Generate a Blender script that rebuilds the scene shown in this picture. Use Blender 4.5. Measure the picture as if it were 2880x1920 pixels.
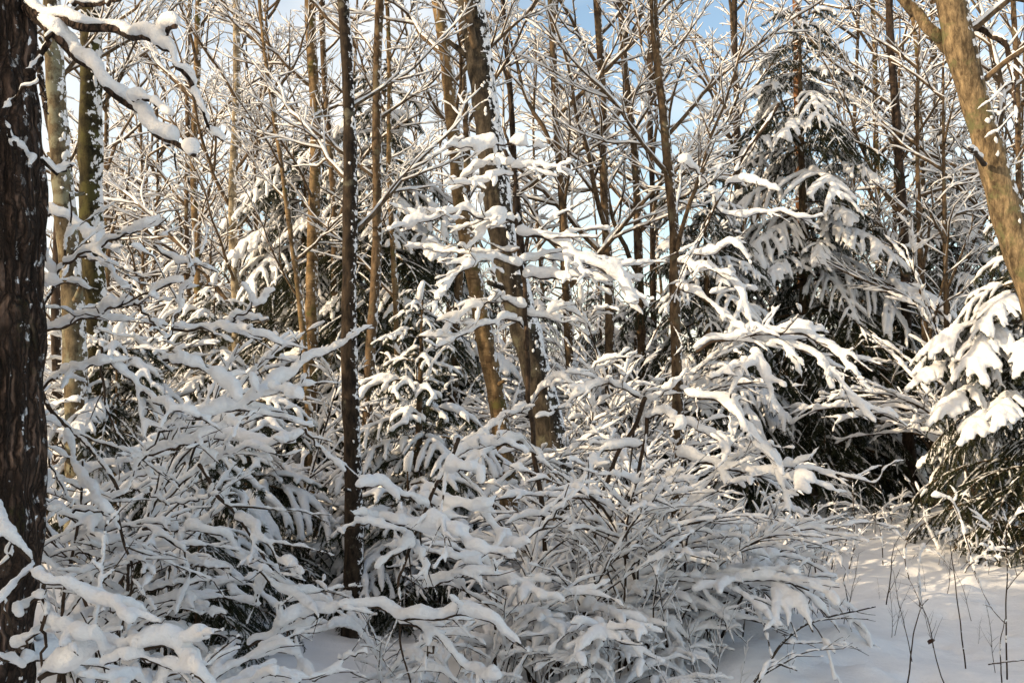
import bpy, math, random
import numpy as np
from mathutils import Vector, Matrix

for o in list(bpy.data.objects):
    bpy.data.objects.remove(o)
SC = bpy.context.scene
COL = SC.collection
R_ = math.radians
PI = math.pi

# ------------------------------------------------------------------ camera
CAM_H = 1.6
PITCH = math.atan(142 / 2800)
cd = bpy.data.cameras.new('camera')
cam = bpy.data.objects.new('camera', cd)
COL.objects.link(cam)
cam.location = (0, 0, CAM_H)
cam.rotation_euler = (PI / 2 + PITCH, 0, 0)
cd.sensor_width = 36.0
cd.lens = 35.0
cd.clip_start = 0.05
cd.clip_end = 2000
SC.camera = cam

# ------------------------------------------------------------------ light
SUN_EL, SUN_AZ = 19.0, 67.0            # azimuth: degrees left of straight behind the camera
sdir = Vector((-math.sin(R_(SUN_AZ)) * math.cos(R_(SUN_EL)), -math.cos(R_(SUN_AZ)) * math.cos(R_(SUN_EL)), math.sin(R_(SUN_EL))))
sl = bpy.data.lights.new('sun', 'SUN')
sl.energy = 3.9
sl.angle = R_(0.5)
sl.color = (1.0, 0.875, 0.71)
sun = bpy.data.objects.new('sun', sl)
COL.objects.link(sun)
sun.rotation_euler = sdir.to_track_quat('Z', 'Y').to_euler()

world = bpy.data.worlds.new('World')
SC.world = world
world.use_nodes = True
wt = world.node_tree
for n in list(wt.nodes):
    wt.nodes.remove(n)
wo = wt.nodes.new('ShaderNodeOutputWorld')
wb = wt.nodes.new('ShaderNodeBackground')
wb.inputs['Strength'].default_value = 0.075
sky = wt.nodes.new('ShaderNodeTexSky')
sky.sky_type = 'NISHITA'
sky.sun_disc = False
sky.sun_elevation = R_(SUN_EL)
sky.sun_rotation = math.atan2(sdir.x, sdir.y)
sky.air_density = 1.0
sky.dust_density = 0.5
sky.ozone_density = 2.0
tc = wt.nodes.new('ShaderNodeTexCoord')
mp = wt.nodes.new('ShaderNodeMapping')
mp.inputs['Scale'].default_value = (1.0, 1.0, 2.2)
nz = wt.nodes.new('ShaderNodeTexNoise')
nz.inputs['Scale'].default_value = 1.7
nz.inputs['Detail'].default_value = 5.0
nz.inputs['Roughness'].default_value = 0.55
cr = wt.nodes.new('ShaderNodeValToRGB')
cr.color_ramp.elements[0].position = 0.55
cr.color_ramp.elements[0].color = (0.03, 0.03, 0.03, 1)
cr.color_ramp.elements[1].position = 0.80
cr.color_ramp.elements[1].color = (0.85, 0.85, 0.85, 1)
mx = wt.nodes.new('ShaderNodeMixRGB')
mx.inputs[2].default_value = (13.0, 13.9, 15.6, 1)        # thin sunlit cloud
wt.links.new(tc.outputs['Generated'], mp.inputs['Vector'])
wt.links.new(mp.outputs['Vector'], nz.inputs['Vector'])
wt.links.new(nz.outputs['Fac'], cr.inputs['Fac'])
sep = wt.nodes.new('ShaderNodeSeparateXYZ')            # a bank of bright veil cloud on the sun's side, thinning to blue
wt.links.new(tc.outputs['Generated'], sep.inputs[0])
bank = wt.nodes.new('ShaderNodeMapRange')
bank.interpolation_type = 'SMOOTHSTEP'
bank.inputs['From Min'].default_value = -0.15
bank.inputs['From Max'].default_value = -0.45
bank.inputs['To Min'].default_value = 0.0
bank.inputs['To Max'].default_value = 0.55
wt.links.new(sep.outputs['X'], bank.inputs['Value'])
low = wt.nodes.new('ShaderNodeMapRange')
low.interpolation_type = 'SMOOTHSTEP'
low.inputs['From Min'].default_value = 0.16
low.inputs['From Max'].default_value = 0.0
low.inputs['To Min'].default_value = 0.0
low.inputs['To Max'].default_value = 0.75
wt.links.new(sep.outputs['Z'], low.inputs['Value'])
hi = wt.nodes.new('ShaderNodeMapRange')
hi.interpolation_type = 'SMOOTHSTEP'
hi.inputs['From Min'].default_value = 0.75
hi.inputs['From Max'].default_value = 0.35
wt.links.new(sep.outputs['Z'], hi.inputs['Value'])
bh = wt.nodes.new('ShaderNodeMath'); bh.operation = 'MULTIPLY'
wt.links.new(bank.outputs[0], bh.inputs[0]); wt.links.new(hi.outputs[0], bh.inputs[1])
m1 = wt.nodes.new('ShaderNodeMath'); m1.operation = 'MAXIMUM'
wt.links.new(bh.outputs[0], m1.inputs[0]); wt.links.new(low.outputs[0], m1.inputs[1])
m2 = wt.nodes.new('ShaderNodeMath'); m2.operation = 'MAXIMUM'
wt.links.new(m1.outputs[0], m2.inputs[0]); wt.links.new(cr.outputs['Color'], m2.inputs[1])
wt.links.new(m2.outputs[0], mx.inputs[0])
hs = wt.nodes.new('ShaderNodeHueSaturation')
hs.inputs['Saturation'].default_value = 1.1
hs.inputs['Value'].default_value = 2.7
wt.links.new(sky.outputs['Color'], hs.inputs['Color'])
wt.links.new(hs.outputs['Color'], mx.inputs[1])
# the warm glow of thin haze round the sun
gd_ = wt.nodes.new('ShaderNodeVectorMath'); gd_.operation = 'DOT_PRODUCT'
gd_.inputs[1].default_value = sdir
wt.links.new(tc.outputs['Generated'], gd_.inputs[0])
gl = wt.nodes.new('ShaderNodeMapRange'); gl.interpolation_type = 'SMOOTHSTEP'
gl.inputs['From Min'].default_value = 0.25
gl.inputs['From Max'].default_value = 1.0
gl.inputs['To Max'].default_value = 0.9
wt.links.new(gd_.outputs['Value'], gl.inputs['Value'])
mg = wt.nodes.new('ShaderNodeMixRGB')
mg.inputs[2].default_value = (17.0, 14.8, 12.4, 1)
wt.links.new(gl.outputs[0], mg.inputs[0])
wt.links.new(mx.outputs['Color'], mg.inputs[1])
wt.links.new(mg.outputs['Color'], wb.inputs['Color'])
wt.links.new(wb.outputs['Background'], wo.inputs['Surface'])

vs = SC.view_settings
vs.view_transform = 'Standard'
vs.look = 'None'
vs.gamma = 1.0
vs.use_curve_mapping = False
vs.exposure = 0.45
vs.use_white_balance = True                           # the photograph is balanced warm
vs.white_balance_temperature = 8200
vs.white_balance_tint = 10
SC.cycles.max_bounces = 6
SC.cycles.diffuse_bounces = 4
SC.cycles.glossy_bounces = 2
SC.cycles.use_denoising = True

# ------------------------------------------------------------------ materials
def new_mat(name):
    m = bpy.data.materials.new(name)
    m.use_nodes = True
    nt = m.node_tree
    b = nt.nodes['Principled BSDF']
    b.inputs['Specular IOR Level'].default_value = 0.2
    return m, nt, b

def nnode(nt, kind, **kw):
    n = nt.nodes.new(kind)
    for k, v in kw.items():
        if k in n.inputs:
            n.inputs[k].default_value = v
        else:
            setattr(n, k, v)
    return n

def ramp(nt, stops):
    n = nt.nodes.new('ShaderNodeValToRGB')
    e = n.color_ramp.elements
    while len(e) < len(stops):
        e.new(0.5)
    for i, (p, c) in enumerate(stops):
        e[i].position = p
        e[i].color = (*c, 1) if len(c) == 3 else c
    return n

def snow_mat(name, scale, bump):
    m, nt, b = new_mat(name)
    tcn = nnode(nt, 'ShaderNodeTexCoord')
    n1 = nnode(nt, 'ShaderNodeTexNoise', Scale=scale, Detail=6.0, Roughness=0.6)
    r = ramp(nt, [(0.3, (0.85, 0.855, 0.865)), (0.7, (0.91, 0.91, 0.912))])
    bp = nnode(nt, 'ShaderNodeBump', Strength=bump, Distance=0.02)
    n2 = nnode(nt, 'ShaderNodeTexNoise', Scale=scale * 5.5, Detail=3.0, Roughness=0.6)
    b2 = nnode(nt, 'ShaderNodeBump', Strength=bump * 1.2, Distance=0.006)
    nt.links.new(tcn.outputs['Object'], n2.inputs['Vector'])
    nt.links.new(n2.outputs['Fac'], b2.inputs['Height'])
    nt.links.new(b2.outputs['Normal'], bp.inputs['Normal'])
    nt.links.new(tcn.outputs['Object'], n1.inputs['Vector'])
    nt.links.new(n1.outputs['Fac'], r.inputs['Fac'])
    nt.links.new(r.outputs['Color'], b.inputs['Base Color'])
    nt.links.new(n1.outputs['Fac'], bp.inputs['Height'])
    nt.links.new(bp.outputs['Normal'], b.inputs['Normal'])
    b.inputs['Roughness'].default_value = 0.7
    return m

M_SNOW = snow_mat('snow', 48.0, 0.6)
M_GSNOW = snow_mat('ground_snow', 11.0, 0.6)

def bark_mat(name, dark, light, scale=(18, 18, 4), bump=0.5, snow=0.0, sscale=16.0, moss=None, moss_amt=0.5, bands=None, cracks=False):
    m, nt, b = new_mat(name)
    tcn = nnode(nt, 'ShaderNodeTexCoord')
    mpn = nnode(nt, 'ShaderNodeMapping')
    mpn.inputs['Scale'].default_value = scale
    nt.links.new(tcn.outputs['Object'], mpn.inputs['Vector'])
    n1 = nnode(nt, 'ShaderNodeTexNoise', Scale=1.0, Detail=8.0, Roughness=0.65, Distortion=0.4)
    nt.links.new(mpn.outputs['Vector'], n1.inputs['Vector'])
    r = ramp(nt, [(0.35, dark), (0.65, light)])
    nt.links.new(n1.outputs['Fac'], r.inputs['Fac'])
    nl = nnode(nt, 'ShaderNodeTexNoise', Scale=8.0, Detail=8.0, Roughness=0.72)
    mpl = nnode(nt, 'ShaderNodeMapping')
    mpl.inputs['Scale'].default_value = (2.0, 2.0, 0.8)
    nt.links.new(tcn.outputs['Object'], mpl.inputs['Vector'])
    nt.links.new(mpl.outputs['Vector'], nl.inputs['Vector'])
    rl = ramp(nt, [(0.38, (0.34, 0.33, 0.32)), (0.5, (0.85, 0.85, 0.85)), (0.64, (1.35, 1.35, 1.3))])
    nt.links.new(nl.outputs['Fac'], rl.inputs['Fac'])
    ml = nnode(nt, 'ShaderNodeMixRGB', blend_type='MULTIPLY')
    ml.inputs[0].default_value = 1.0
    nt.links.new(r.outputs['Color'], ml.inputs[1])
    nt.links.new(rl.outputs['Color'], ml.inputs[2])
    col = ml.outputs[0]
    if bands:
        mpb = nnode(nt, 'ShaderNodeMapping')
        mpb.inputs['Scale'].default_value = (6, 6, 55)
        nt.links.new(tcn.outputs['Object'], mpb.inputs['Vector'])
        nb = nnode(nt, 'ShaderNodeTexNoise', Scale=1.0, Detail=3.0, Roughness=0.5)
        nt.links.new(mpb.outputs['Vector'], nb.inputs['Vector'])
        rb = ramp(nt, [(0.60, (0, 0, 0)), (0.67, (1, 1, 1))])
        nt.links.new(nb.outputs['Fac'], rb.inputs['Fac'])
        mb = nnode(nt, 'ShaderNodeMixRGB')
        mb.inputs[2].default_value = (*bands, 1)
        nt.links.new(rb.outputs['Color'], mb.inputs[0])
        nt.links.new(col, mb.inputs[1])
        col = mb.outputs[0]
    if moss:
        nm = nnode(nt, 'ShaderNodeTexNoise', Scale=5.0, Detail=6.0, Roughness=0.7)
        nt.links.new(tcn.outputs['Object'], nm.inputs['Vector'])
        rm = ramp(nt, [(0.62 - 0.25 * moss_amt, (0, 0, 0)), (0.72 - 0.25 * moss_amt, (1, 1, 1))])
        nt.links.new(nm.outputs['Fac'], rm.inputs['Fac'])
        mm = nnode(nt, 'ShaderNodeMixRGB')
        mm.inputs[2].default_value = (*moss, 1)
        nt.links.new(rm.outputs['Color'], mm.inputs[0])
        nt.links.new(col, mm.inputs[1])
        col = mm.outputs[0]
    if snow > 0:
        # wind-blown snow stuck in the bark, thicker on the weather side
        g = nnode(nt, 'ShaderNodeNewGeometry')
        dt = nnode(nt, 'ShaderNodeVectorMath', operation='DOT_PRODUCT')
        dt.inputs[1].default_value = (0.85, -0.1, 0.5)
        nt.links.new(g.outputs['Normal'], dt.inputs[0])
        ns = nnode(nt, 'ShaderNodeTexNoise', Scale=sscale, Detail=5.0, Roughness=0.62)
        nt.links.new(tcn.outputs['Object'], ns.inputs['Vector'])
        ma = nnode(nt, 'ShaderNodeMath', operation='MULTIPLY_ADD')
        ma.inputs[1].default_value = 0.30
        nt.links.new(dt.outputs['Value'], ma.inputs[0])
        nt.links.new(ns.outputs['Fac'], ma.inputs[2])
        rs = ramp(nt, [(0.86 - 0.3 * snow, (0, 0, 0)), (0.89 - 0.3 * snow, (1, 1, 1))])
        nt.links.new(ma.outputs[0], rs.inputs['Fac'])
        ms = nnode(nt, 'ShaderNodeMixRGB')
        ms.inputs[2].default_value = (0.86, 0.86, 0.87, 1)
        nt.links.new(rs.outputs['Color'], ms.inputs[0])
        nt.links.new(col, ms.inputs[1])
        col = ms.outputs[0]
    nt.links.new(col, b.inputs['Base Color'])
    bp = nnode(nt, 'ShaderNodeBump', Strength=bump, Distance=0.012)
    nt.links.new(n1.outputs['Fac'], bp.inputs['Height'])
    nt.links.new(bp.outputs['Normal'], b.inputs['Normal'])
    if cracks:                                            # deep furrows between long plates of bark
        mpc = nnode(nt, 'ShaderNodeMapping')
        mpc.inputs['Scale'].default_value = (40, 40, 4.5)
        nd = nnode(nt, 'ShaderNodeTexNoise', Scale=7.0, Detail=4.0)
        va = nnode(nt, 'ShaderNodeMixRGB', blend_type='ADD')
        va.inputs[0].default_value = 0.11
        nt.links.new(tcn.outputs['Object'], nd.inputs['Vector'])
        nt.links.new(tcn.outputs['Object'], va.inputs[1])
        nt.links.new(nd.outputs['Color'], va.inputs[2])
        nt.links.new(va.outputs[0], mpc.inputs['Vector'])
        vo = nnode(nt, 'ShaderNodeTexVoronoi', feature='DISTANCE_TO_EDGE', Scale=1.0)
        nt.links.new(mpc.outputs['Vector'], vo.inputs['Vector'])
        rc = ramp(nt, [(0.0, (0, 0, 0)), (0.30, (1, 1, 1))])
        nt.links.new(vo.outputs['Distance'], rc.inputs['Fac'])
        mc = nnode(nt, 'ShaderNodeMixRGB', blend_type='MIX')
        mc.inputs[1].default_value = (0.022, 0.014, 0.010, 1)
        nt.links.new(rc.outputs['Color'], mc.inputs[0])
        nt.links.new(col, mc.inputs[2])
        nt.links.new(mc.outputs[0], b.inputs['Base Color'])
        bc = nnode(nt, 'ShaderNodeBump', Strength=1.0, Distance=0.02)
        nt.links.new(rc.outputs['Color'], bc.inputs['Height'])
        nt.links.new(bp.outputs['Normal'], bc.inputs['Normal'])
        nt.links.new(bc.outputs['Normal'], b.inputs['Normal'])
    b.inputs['Roughness'].default_value = 0.9
    return m

M_OAK = bark_mat('oak_bark', (0.012, 0.008, 0.006), (0.20, 0.125, 0.092), (34, 34, 5), 1.0, 0.06, 24.0, (0.035, 0.035, 0.014), 0.25, cracks=True)
M_DARK = bark_mat('dark_bark', (0.022, 0.014, 0.010), (0.085, 0.058, 0.042), (22, 22, 9), 0.7, 0.18, 24.0)
M_TAN = bark_mat('tan_bark', (0.11, 0.070, 0.037), (0.26, 0.175, 0.095), (9, 9, 14), 0.6, 0.30, 24.0, (0.10, 0.085, 0.03), 0.3, (0.09, 0.055, 0.03))
M_GREY = bark_mat('grey_bark', (0.018, 0.014, 0.010), (0.068, 0.054, 0.040), (24, 24, 10), 0.8, 0.50, 17.0, (0.085, 0.08, 0.055), 0.25)
M_LICHEN = bark_mat('lichen_bark', (0.075, 0.055, 0.033), (0.18, 0.135, 0.082), (12, 12, 9), 0.5, 0.36, 15.0, (0.20, 0.19, 0.13), 0.5)
M_MOSSY = bark_mat('mossy_bark', (0.020, 0.016, 0.008), (0.075, 0.060, 0.026), (12, 12, 10), 0.9, 0.40, 14.0, (0.070, 0.064, 0.022), 0.42)
M_ALDER = bark_mat('alder_bark', (0.085, 0.058, 0.034), (0.30, 0.215, 0.125), (44, 44, 14), 0.9, 0.42, 20.0, (0.13, 0.125, 0.06), 0.32)
M_BIRCH = bark_mat('birch_bark', (0.20, 0.16, 0.105), (0.40, 0.33, 0.235), (7, 7, 16), 0.4, 0.35, 14.0, None, 0, (0.05, 0.035, 0.025))
M_PINE = bark_mat('pine_bark', (0.10, 0.045, 0.020), (0.27, 0.125, 0.060), (14, 14, 6), 0.7, 0.25, 14.0)
M_BROWN = bark_mat('brown_bark', (0.055, 0.036, 0.022), (0.17, 0.112, 0.066), (16, 16, 8), 0.7, 0.38, 22.0, (0.13, 0.11, 0.07), 0.25)
M_NEAR = bark_mat('rough_brown_bark', (0.013, 0.009, 0.007), (0.060, 0.041, 0.027), (20, 20, 9), 0.9, 0.34, 30.0, (0.12, 0.11, 0.08), 0.15)
M_TWIG = bark_mat('twig_bark', (0.030, 0.020, 0.014), (0.085, 0.056, 0.038), (30, 30, 30), 0.3)
M_LIMB = bark_mat('limb_bark', (0.065, 0.044, 0.028), (0.17, 0.115, 0.070), (20, 20, 20), 0.3)

def needle_mat():
    m, nt, b = new_mat('spruce_needles')
    tcn = nnode(nt, 'ShaderNodeTexCoord')
    n1 = nnode(nt, 'ShaderNodeTexNoise', Scale=9.0, Detail=3.0)
    oi = nnode(nt, 'ShaderNodeObjectInfo')
    r = ramp(nt, [(0.3, (0.016, 0.022, 0.010)), (0.55, (0.034, 0.040, 0.018)), (0.75, (0.062, 0.056, 0.028))])
    nt.links.new(tcn.outputs['Object'], n1.inputs['Vector'])
    nt.links.new(n1.outputs['Fac'], r.inputs['Fac'])
    nt.links.new(r.outputs['Color'], b.inputs['Base Color'])
    b.inputs['Roughness'].default_value = 0.6
    return m
M_NEEDLE = needle_mat()
m, nt, b = new_mat('dead_leaf')
b.inputs['Base Color'].default_value = (0.06, 0.025, 0.012, 1)
M_LEAF = m

# ------------------------------------------------------------------ helpers: noise, splines, tubes, meshes
_rs = np.random.RandomState(5)
_K = _rs.normal(size=(14, 3))
_PH = _rs.uniform(0, 6.28, 14)
def noise3(p, f):
    p = np.asarray(p) * f
    return np.sin(p @ _K.T + _PH).sum(-1) / 3.2

def ground_z(x, y):
    x = np.asarray(x, float); y = np.asarray(y, float)
    z = 0.10 * np.sin(x * 0.55 + 0.7) * np.cos(y * 0.42) + 0.05 * np.sin(x * 1.3 + y * 0.9) + 0.03 * np.sin(x * 2.9 - y * 1.7 + 1)
    z = z + 0.012 * np.sin(x * 7.1 + 2 * np.sin(y * 2.3)) * np.sin(y * 6.3 + 1.5 * np.sin(x * 3.1))
    z = z + 0.10 * np.clip((-x - 0.5) / 3, 0, 1)
    z = z + 0.016 * np.sin(x * 4.3 + 1.7 * np.sin(y * 1.9 + 1)) * np.cos(y * 3.7 + 1.3 * np.sin(x * 2.2)) + 0.007 * np.sin(x * 13 + 3 * np.sin(y * 5)) * np.sin(y * 12 + 2 * np.sin(x * 7))
    far = np.clip((y - 26) / 60, 0, 1)
    return z + 5.0 * far * far

def gz(x, y):
    return float(ground_z(x, y))

def W(px, py, d):
    """photo pixel (2880 x 1920) at distance d along the view's ground axis -> world point"""
    cx, cz = (px - 1440) / 2800, (960 - py) / 2800
    c, s = math.cos(PITCH), math.sin(PITCH)
    y = c - cz * s
    z = s + cz * c
    k = d / y
    return np.array((cx * k, d, CAM_H + z * k))

CROPS = {1: (0, 0), 2: (960, 0), 3: (1920, 0), 4: (0, 960), 5: (960, 960), 6: (1920, 960)}
KC = 960 / 1568
KD = 2880 / 2352
def crop_pts(c, pts, d0, d1, rng, wob=0.04):
    ox, oy = CROPS[c]
    n = len(pts)
    out = []
    ph = rng.uniform(0, 6)
    for i, (x, y) in enumerate(pts):
        t = i / max(1, n - 1)
        out.append(W(ox + x * KC, oy + y * KC, d0 + (d1 - d0) * t + wob * math.sin(ph + 2.3 * i)))
    return np.array(out)

def spline(P, step):
    P = np.asarray(P, float)
    if len(P) == 2:
        n = max(3, int(np.linalg.norm(P[1] - P[0]) / step) + 1)
        return P[0] + (P[1] - P[0]) * np.linspace(0, 1, n)[:, None]
    Q = np.vstack([2 * P[0] - P[1], P, 2 * P[-1] - P[-2]])
    out = []
    for i in range(1, len(Q) - 2):
        p0, p1, p2, p3 = Q[i - 1], Q[i], Q[i + 1], Q[i + 2]
        n = max(2, int(np.linalg.norm(p2 - p1) / step) + 1)
        t = np.linspace(0, 1, n, endpoint=False)[:, None]
        out.append(0.5 * ((2 * p1) + (-p0 + p2) * t + (2 * p0 - 5 * p1 + 4 * p2 - p3) * t ** 2 + (-p0 + 3 * p1 - 3 * p2 + p3) * t ** 3))
    out.append(P[-1][None])
    return np.vstack(out)

def unit(v):
    return v / (np.linalg.norm(v, axis=-1, keepdims=True) + 1e-9)

def _ring(C, T, Rh, Rv, sides, lump=0.0, lf=20.0, capk=0.7, under=1.0):
    n = len(C)
    ref = np.array((0, 0, 1.0)) if np.abs(T[:, 2]).mean() < 0.8 else np.array((1.0, 0, 0))
    S = unit(np.cross(T, ref) + 1e-6)
    if n > 1:
        sg = np.sign((S[1:] * S[:-1]).sum(1)); sg[sg == 0] = 1
        S[1:] *= np.cumprod(sg)[:, None]
    U = np.cross(S, T)
    a = np.linspace(0, 2 * PI, sides, endpoint=False)
    if under != 1.0:                                    # flat-bottomed: squash whatever points below the axis
        sa = np.where(np.sin(a)[None, :] * U[:, 2:3] < 0, under, 1.0) * np.sin(a)[None, :]
    else:
        sa = np.broadcast_to(np.sin(a)[None, :], (n, sides))
    V = C[:, None] + np.cos(a)[None, :, None] * (S * Rh[:, None])[:, None] + sa[:, :, None] * (U * Rv[:, None])[:, None]
    if lump:
        k = 1 + lump * noise3(V.reshape(-1, 3), lf).reshape(n, sides)
        V = C[:, None] + (V - C[:, None]) * k[:, :, None]
    V = V.reshape(-1, 3)
    i = np.arange(n - 1)[:, None] * sides
    j = np.arange(sides)[None]
    j2 = (j + 1) % sides
    Q = np.stack([i + j, i + sides + j, i + sides + j2, i + j2], -1).reshape(-1, 4)
    c0, c1 = len(V), len(V) + 1
    V = np.vstack([V, C[0] - T[0] * Rh[0] * capk, C[-1] + T[-1] * Rh[-1] * capk])
    j = np.arange(sides); j2 = (j + 1) % sides
    last = (n - 1) * sides
    Tr = np.vstack([np.stack([np.full(sides, c0), j, j2], -1), np.stack([np.full(sides, c1), last + j2, last + j], -1)])
    return V, Q, Tr

def tang(P):
    return unit(np.gradient(P, axis=0))

def tube(P, R, sides=6):
    return _ring(P, tang(P), R, R, sides)

def snow_tube(P, R, base, rng, sides=6, lump=0.22, lf=24.0, cover=1.0, vert=1.08, steep=0.30, start=0.0, tipmin=0.4):
    """snow lying on the top of a branch: thick where it is level, thin where it is steep"""
    if len(P) < 3:
        P = spline(np.array([P[0], P[-1]]), np.linalg.norm(P[-1] - P[0]) / 3); R = np.linspace(R[0], R[-1], len(P))
    T = tang(P)
    h = np.sqrt(np.clip(1 - T[:, 2] ** 2, 0, 1))
    s = np.concatenate([[0], np.cumsum(np.linalg.norm(np.diff(P, axis=0), axis=1))])
    u = s / s[-1]
    k = steep + (1 - steep) * h ** 1.2
    ph = rng.uniform(0, 6.28, 3)
    L = 1 + lump * (0.6 * np.sin(s * 0.55 / base + ph[0]) + 0.5 * np.sin(s * 0.23 / base + ph[1]) + 0.4 * np.sin(s * 1.1 / base + ph[2])) / 1.0
    tip = np.sqrt(np.clip((1 - u) * s[-1] / (0.7 * base) + 0.3, tipmin, 1))
    beg = np.sqrt(np.clip((u * s[-1] + 0.5 * base) / (1.0 * base), 0.35, 1))
    r = base * k * L * tip * beg * (0.85 + 0.15 * (1 - u))
    if cover < 1:
        msk = np.sin(s * 0.17 / base + ph[1] * 3) + np.sin(s * 0.41 / base + ph[2] * 5)
        thr = -2 + 2.6 * (1 - cover) * (1.3 - 0.6 * h)
        r = np.where(msk < thr, 0.15 * r, r)
    r = np.maximum(r, R * 0.3)
    if start > 0:
        r = r * np.clip((u - start) / 0.12, 0.05, 1)
    up = np.array((0, 0, 1.0)) - T * T[:, 2:3] * 0.6
    C = P + up * (r * 0.58 + R * 0.35)[:, None]
    return _ring(C, T, r, r * vert, sides, 0.14, lf, 0.6, 0.60)

def gather(parts):
    V, Q, T = [], [], []
    o = 0
    for v, q, t in parts:
        V.append(v); Q.append(q + o); T.append(t + o)
        o += len(v)
    if not V:
        return np.zeros((0, 3)), np.zeros((0, 4), int), np.zeros((0, 3), int)
    return np.vstack(V), np.vstack(Q), np.vstack(T)

def make_mesh(name, groups, mats):
    """groups: list of (V,Q,T), one per material"""
    me = bpy.data.meshes.new(name)
    V, Q, T, mi = [], [], [], []
    o = 0
    for v, q, t in groups:
        V.append(v); Q.append(q + o); T.append(t + o); o += len(v)
    V = np.vstack(V)
    nq = [len(q) for q in Q]; nt_ = [len(t) for t in T]
    Qa = np.vstack(Q); Ta = np.vstack(T)
    loops = np.concatenate([Qa.ravel(), Ta.ravel()]).astype(np.int32)
    sizes = np.concatenate([np.full(len(Qa), 4), np.full(len(Ta), 3)]).astype(np.int32)
    starts = np.concatenate([[0], np.cumsum(sizes)[:-1]]).astype(np.int32)
    idx = np.concatenate([np.repeat(np.arange(len(nq)), nq), np.repeat(np.arange(len(nt_)), nt_)]).astype(np.int32)
    me.vertices.add(len(V)); me.vertices.foreach_set('co', V.astype(np.float32).ravel())
    me.loops.add(len(loops)); me.loops.foreach_set('vertex_index', loops)
    me.polygons.add(len(sizes)); me.polygons.foreach_set('loop_start', starts)
    for mt in mats:
        me.materials.append(mt)
    me.polygons.foreach_set('material_index', idx)
    me.polygons.foreach_set('use_smooth', np.ones(len(sizes), bool))
    me.update(calc_edges=True)
    return me

def fuse(me, voxel, smooth=2, rough=0.0042):
    """voxel-fuse overlapping snow tubes into one continuous snow body"""
    ob = bpy.data.objects.new('tmp', me)
    COL.objects.link(ob)
    md = ob.modifiers.new('r', 'REMESH'); md.mode = 'VOXEL'; md.voxel_size = voxel; md.use_smooth_shade = True
    if smooth:
        ms = ob.modifiers.new('s', 'SMOOTH'); ms.factor = 0.35; ms.iterations = smooth
    bpy.context.view_layer.update()
    dg = bpy.context.evaluated_depsgraph_get()
    out = bpy.data.meshes.new_from_object(ob.evaluated_get(dg))
    out.name = me.name
    mats = list(me.materials)
    bpy.data.objects.remove(ob)
    bpy.data.meshes.remove(me)
    out.materials.clear()
    for mt in mats:
        out.materials.append(mt)
    n = len(out.polygons)
    out.polygons.foreach_set('material_index', np.zeros(n, np.int32))
    out.polygons.foreach_set('use_smooth', np.ones(n, bool))
    if rough:
        co = np.zeros(len(out.vertices) * 3, np.float32); out.vertices.foreach_get('co', co); co = co.reshape(-1, 3)
        nr = np.zeros(len(out.vertices) * 3, np.float32); out.vertices.foreach_get('normal', nr); nr = nr.reshape(-1, 3)
        d = rough * (0.55 * noise3(co, 26) + 0.45 * noise3(co + 3.3, 61) + 0.35 * noise3(co + 7.7, 128))
        co += nr * d[:, None]
        out.vertices.foreach_set('co', co.astype(np.float32).ravel())
        out.update()
    return out

def link(name, data, parent=None, loc=None, rotz=0.0, scale=1.0, kind=None):
    o = bpy.data.objects.new(name, data)
    COL.objects.link(o)
    if parent is not None:
        o.parent = parent
    if loc is not None:
        o.location = [float(v) for v in loc]
    if rotz:
        o.rotation_euler = (0, 0, rotz)
    if scale != 1.0:
        o.scale = (scale, scale, scale) if not isinstance(scale, tuple) else scale
    if kind is None and name in ('snow', 'snow_cap', 'plastered_snow'):
        kind = 'stuff'                                  # loose snow: nobody could count its lumps
    if kind:
        o['kind'] = kind
    return o

def thing(name, label, cat, loc, rotz=0.0, group=None, scale=1.0):
    o = link(name, None, None, loc, rotz, scale)
    o.empty_display_size = 0.2
    o['label'] = label
    o['category'] = cat
    if group:
        o['group'] = group
    return o

# ------------------------------------------------------------------ branch growth
UPV = np.array((0, 0, 1.0))
def grow(rng, p0, d0, L, r0, spec, lev=0, out=None):
    """spec: step, wob, lift (per level), ang, ratio, gap, maxlev, taper, flat"""
    if out is None:
        out = []
    step = max(L / 14, min(spec['step'] * (1.0 if lev == 0 else 0.7), L / 3))
    n = max(3, int(L / step))
    P = [p0]; d = d0.copy()
    for i in range(n):
        d = unit(d + rng.normal(size=3) * spec['wob'] + UPV * spec['lift'][min(lev, len(spec['lift']) - 1)] * step)
        P.append(P[-1] + d * step)
    P = np.array(P)
    R = r0 * np.linspace(1, spec['taper'], len(P))
    out.append((P, R, lev))
    if lev < spec['maxlev']:
        sprout(rng, P, R, L, spec, lev, out)
    return out

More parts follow.
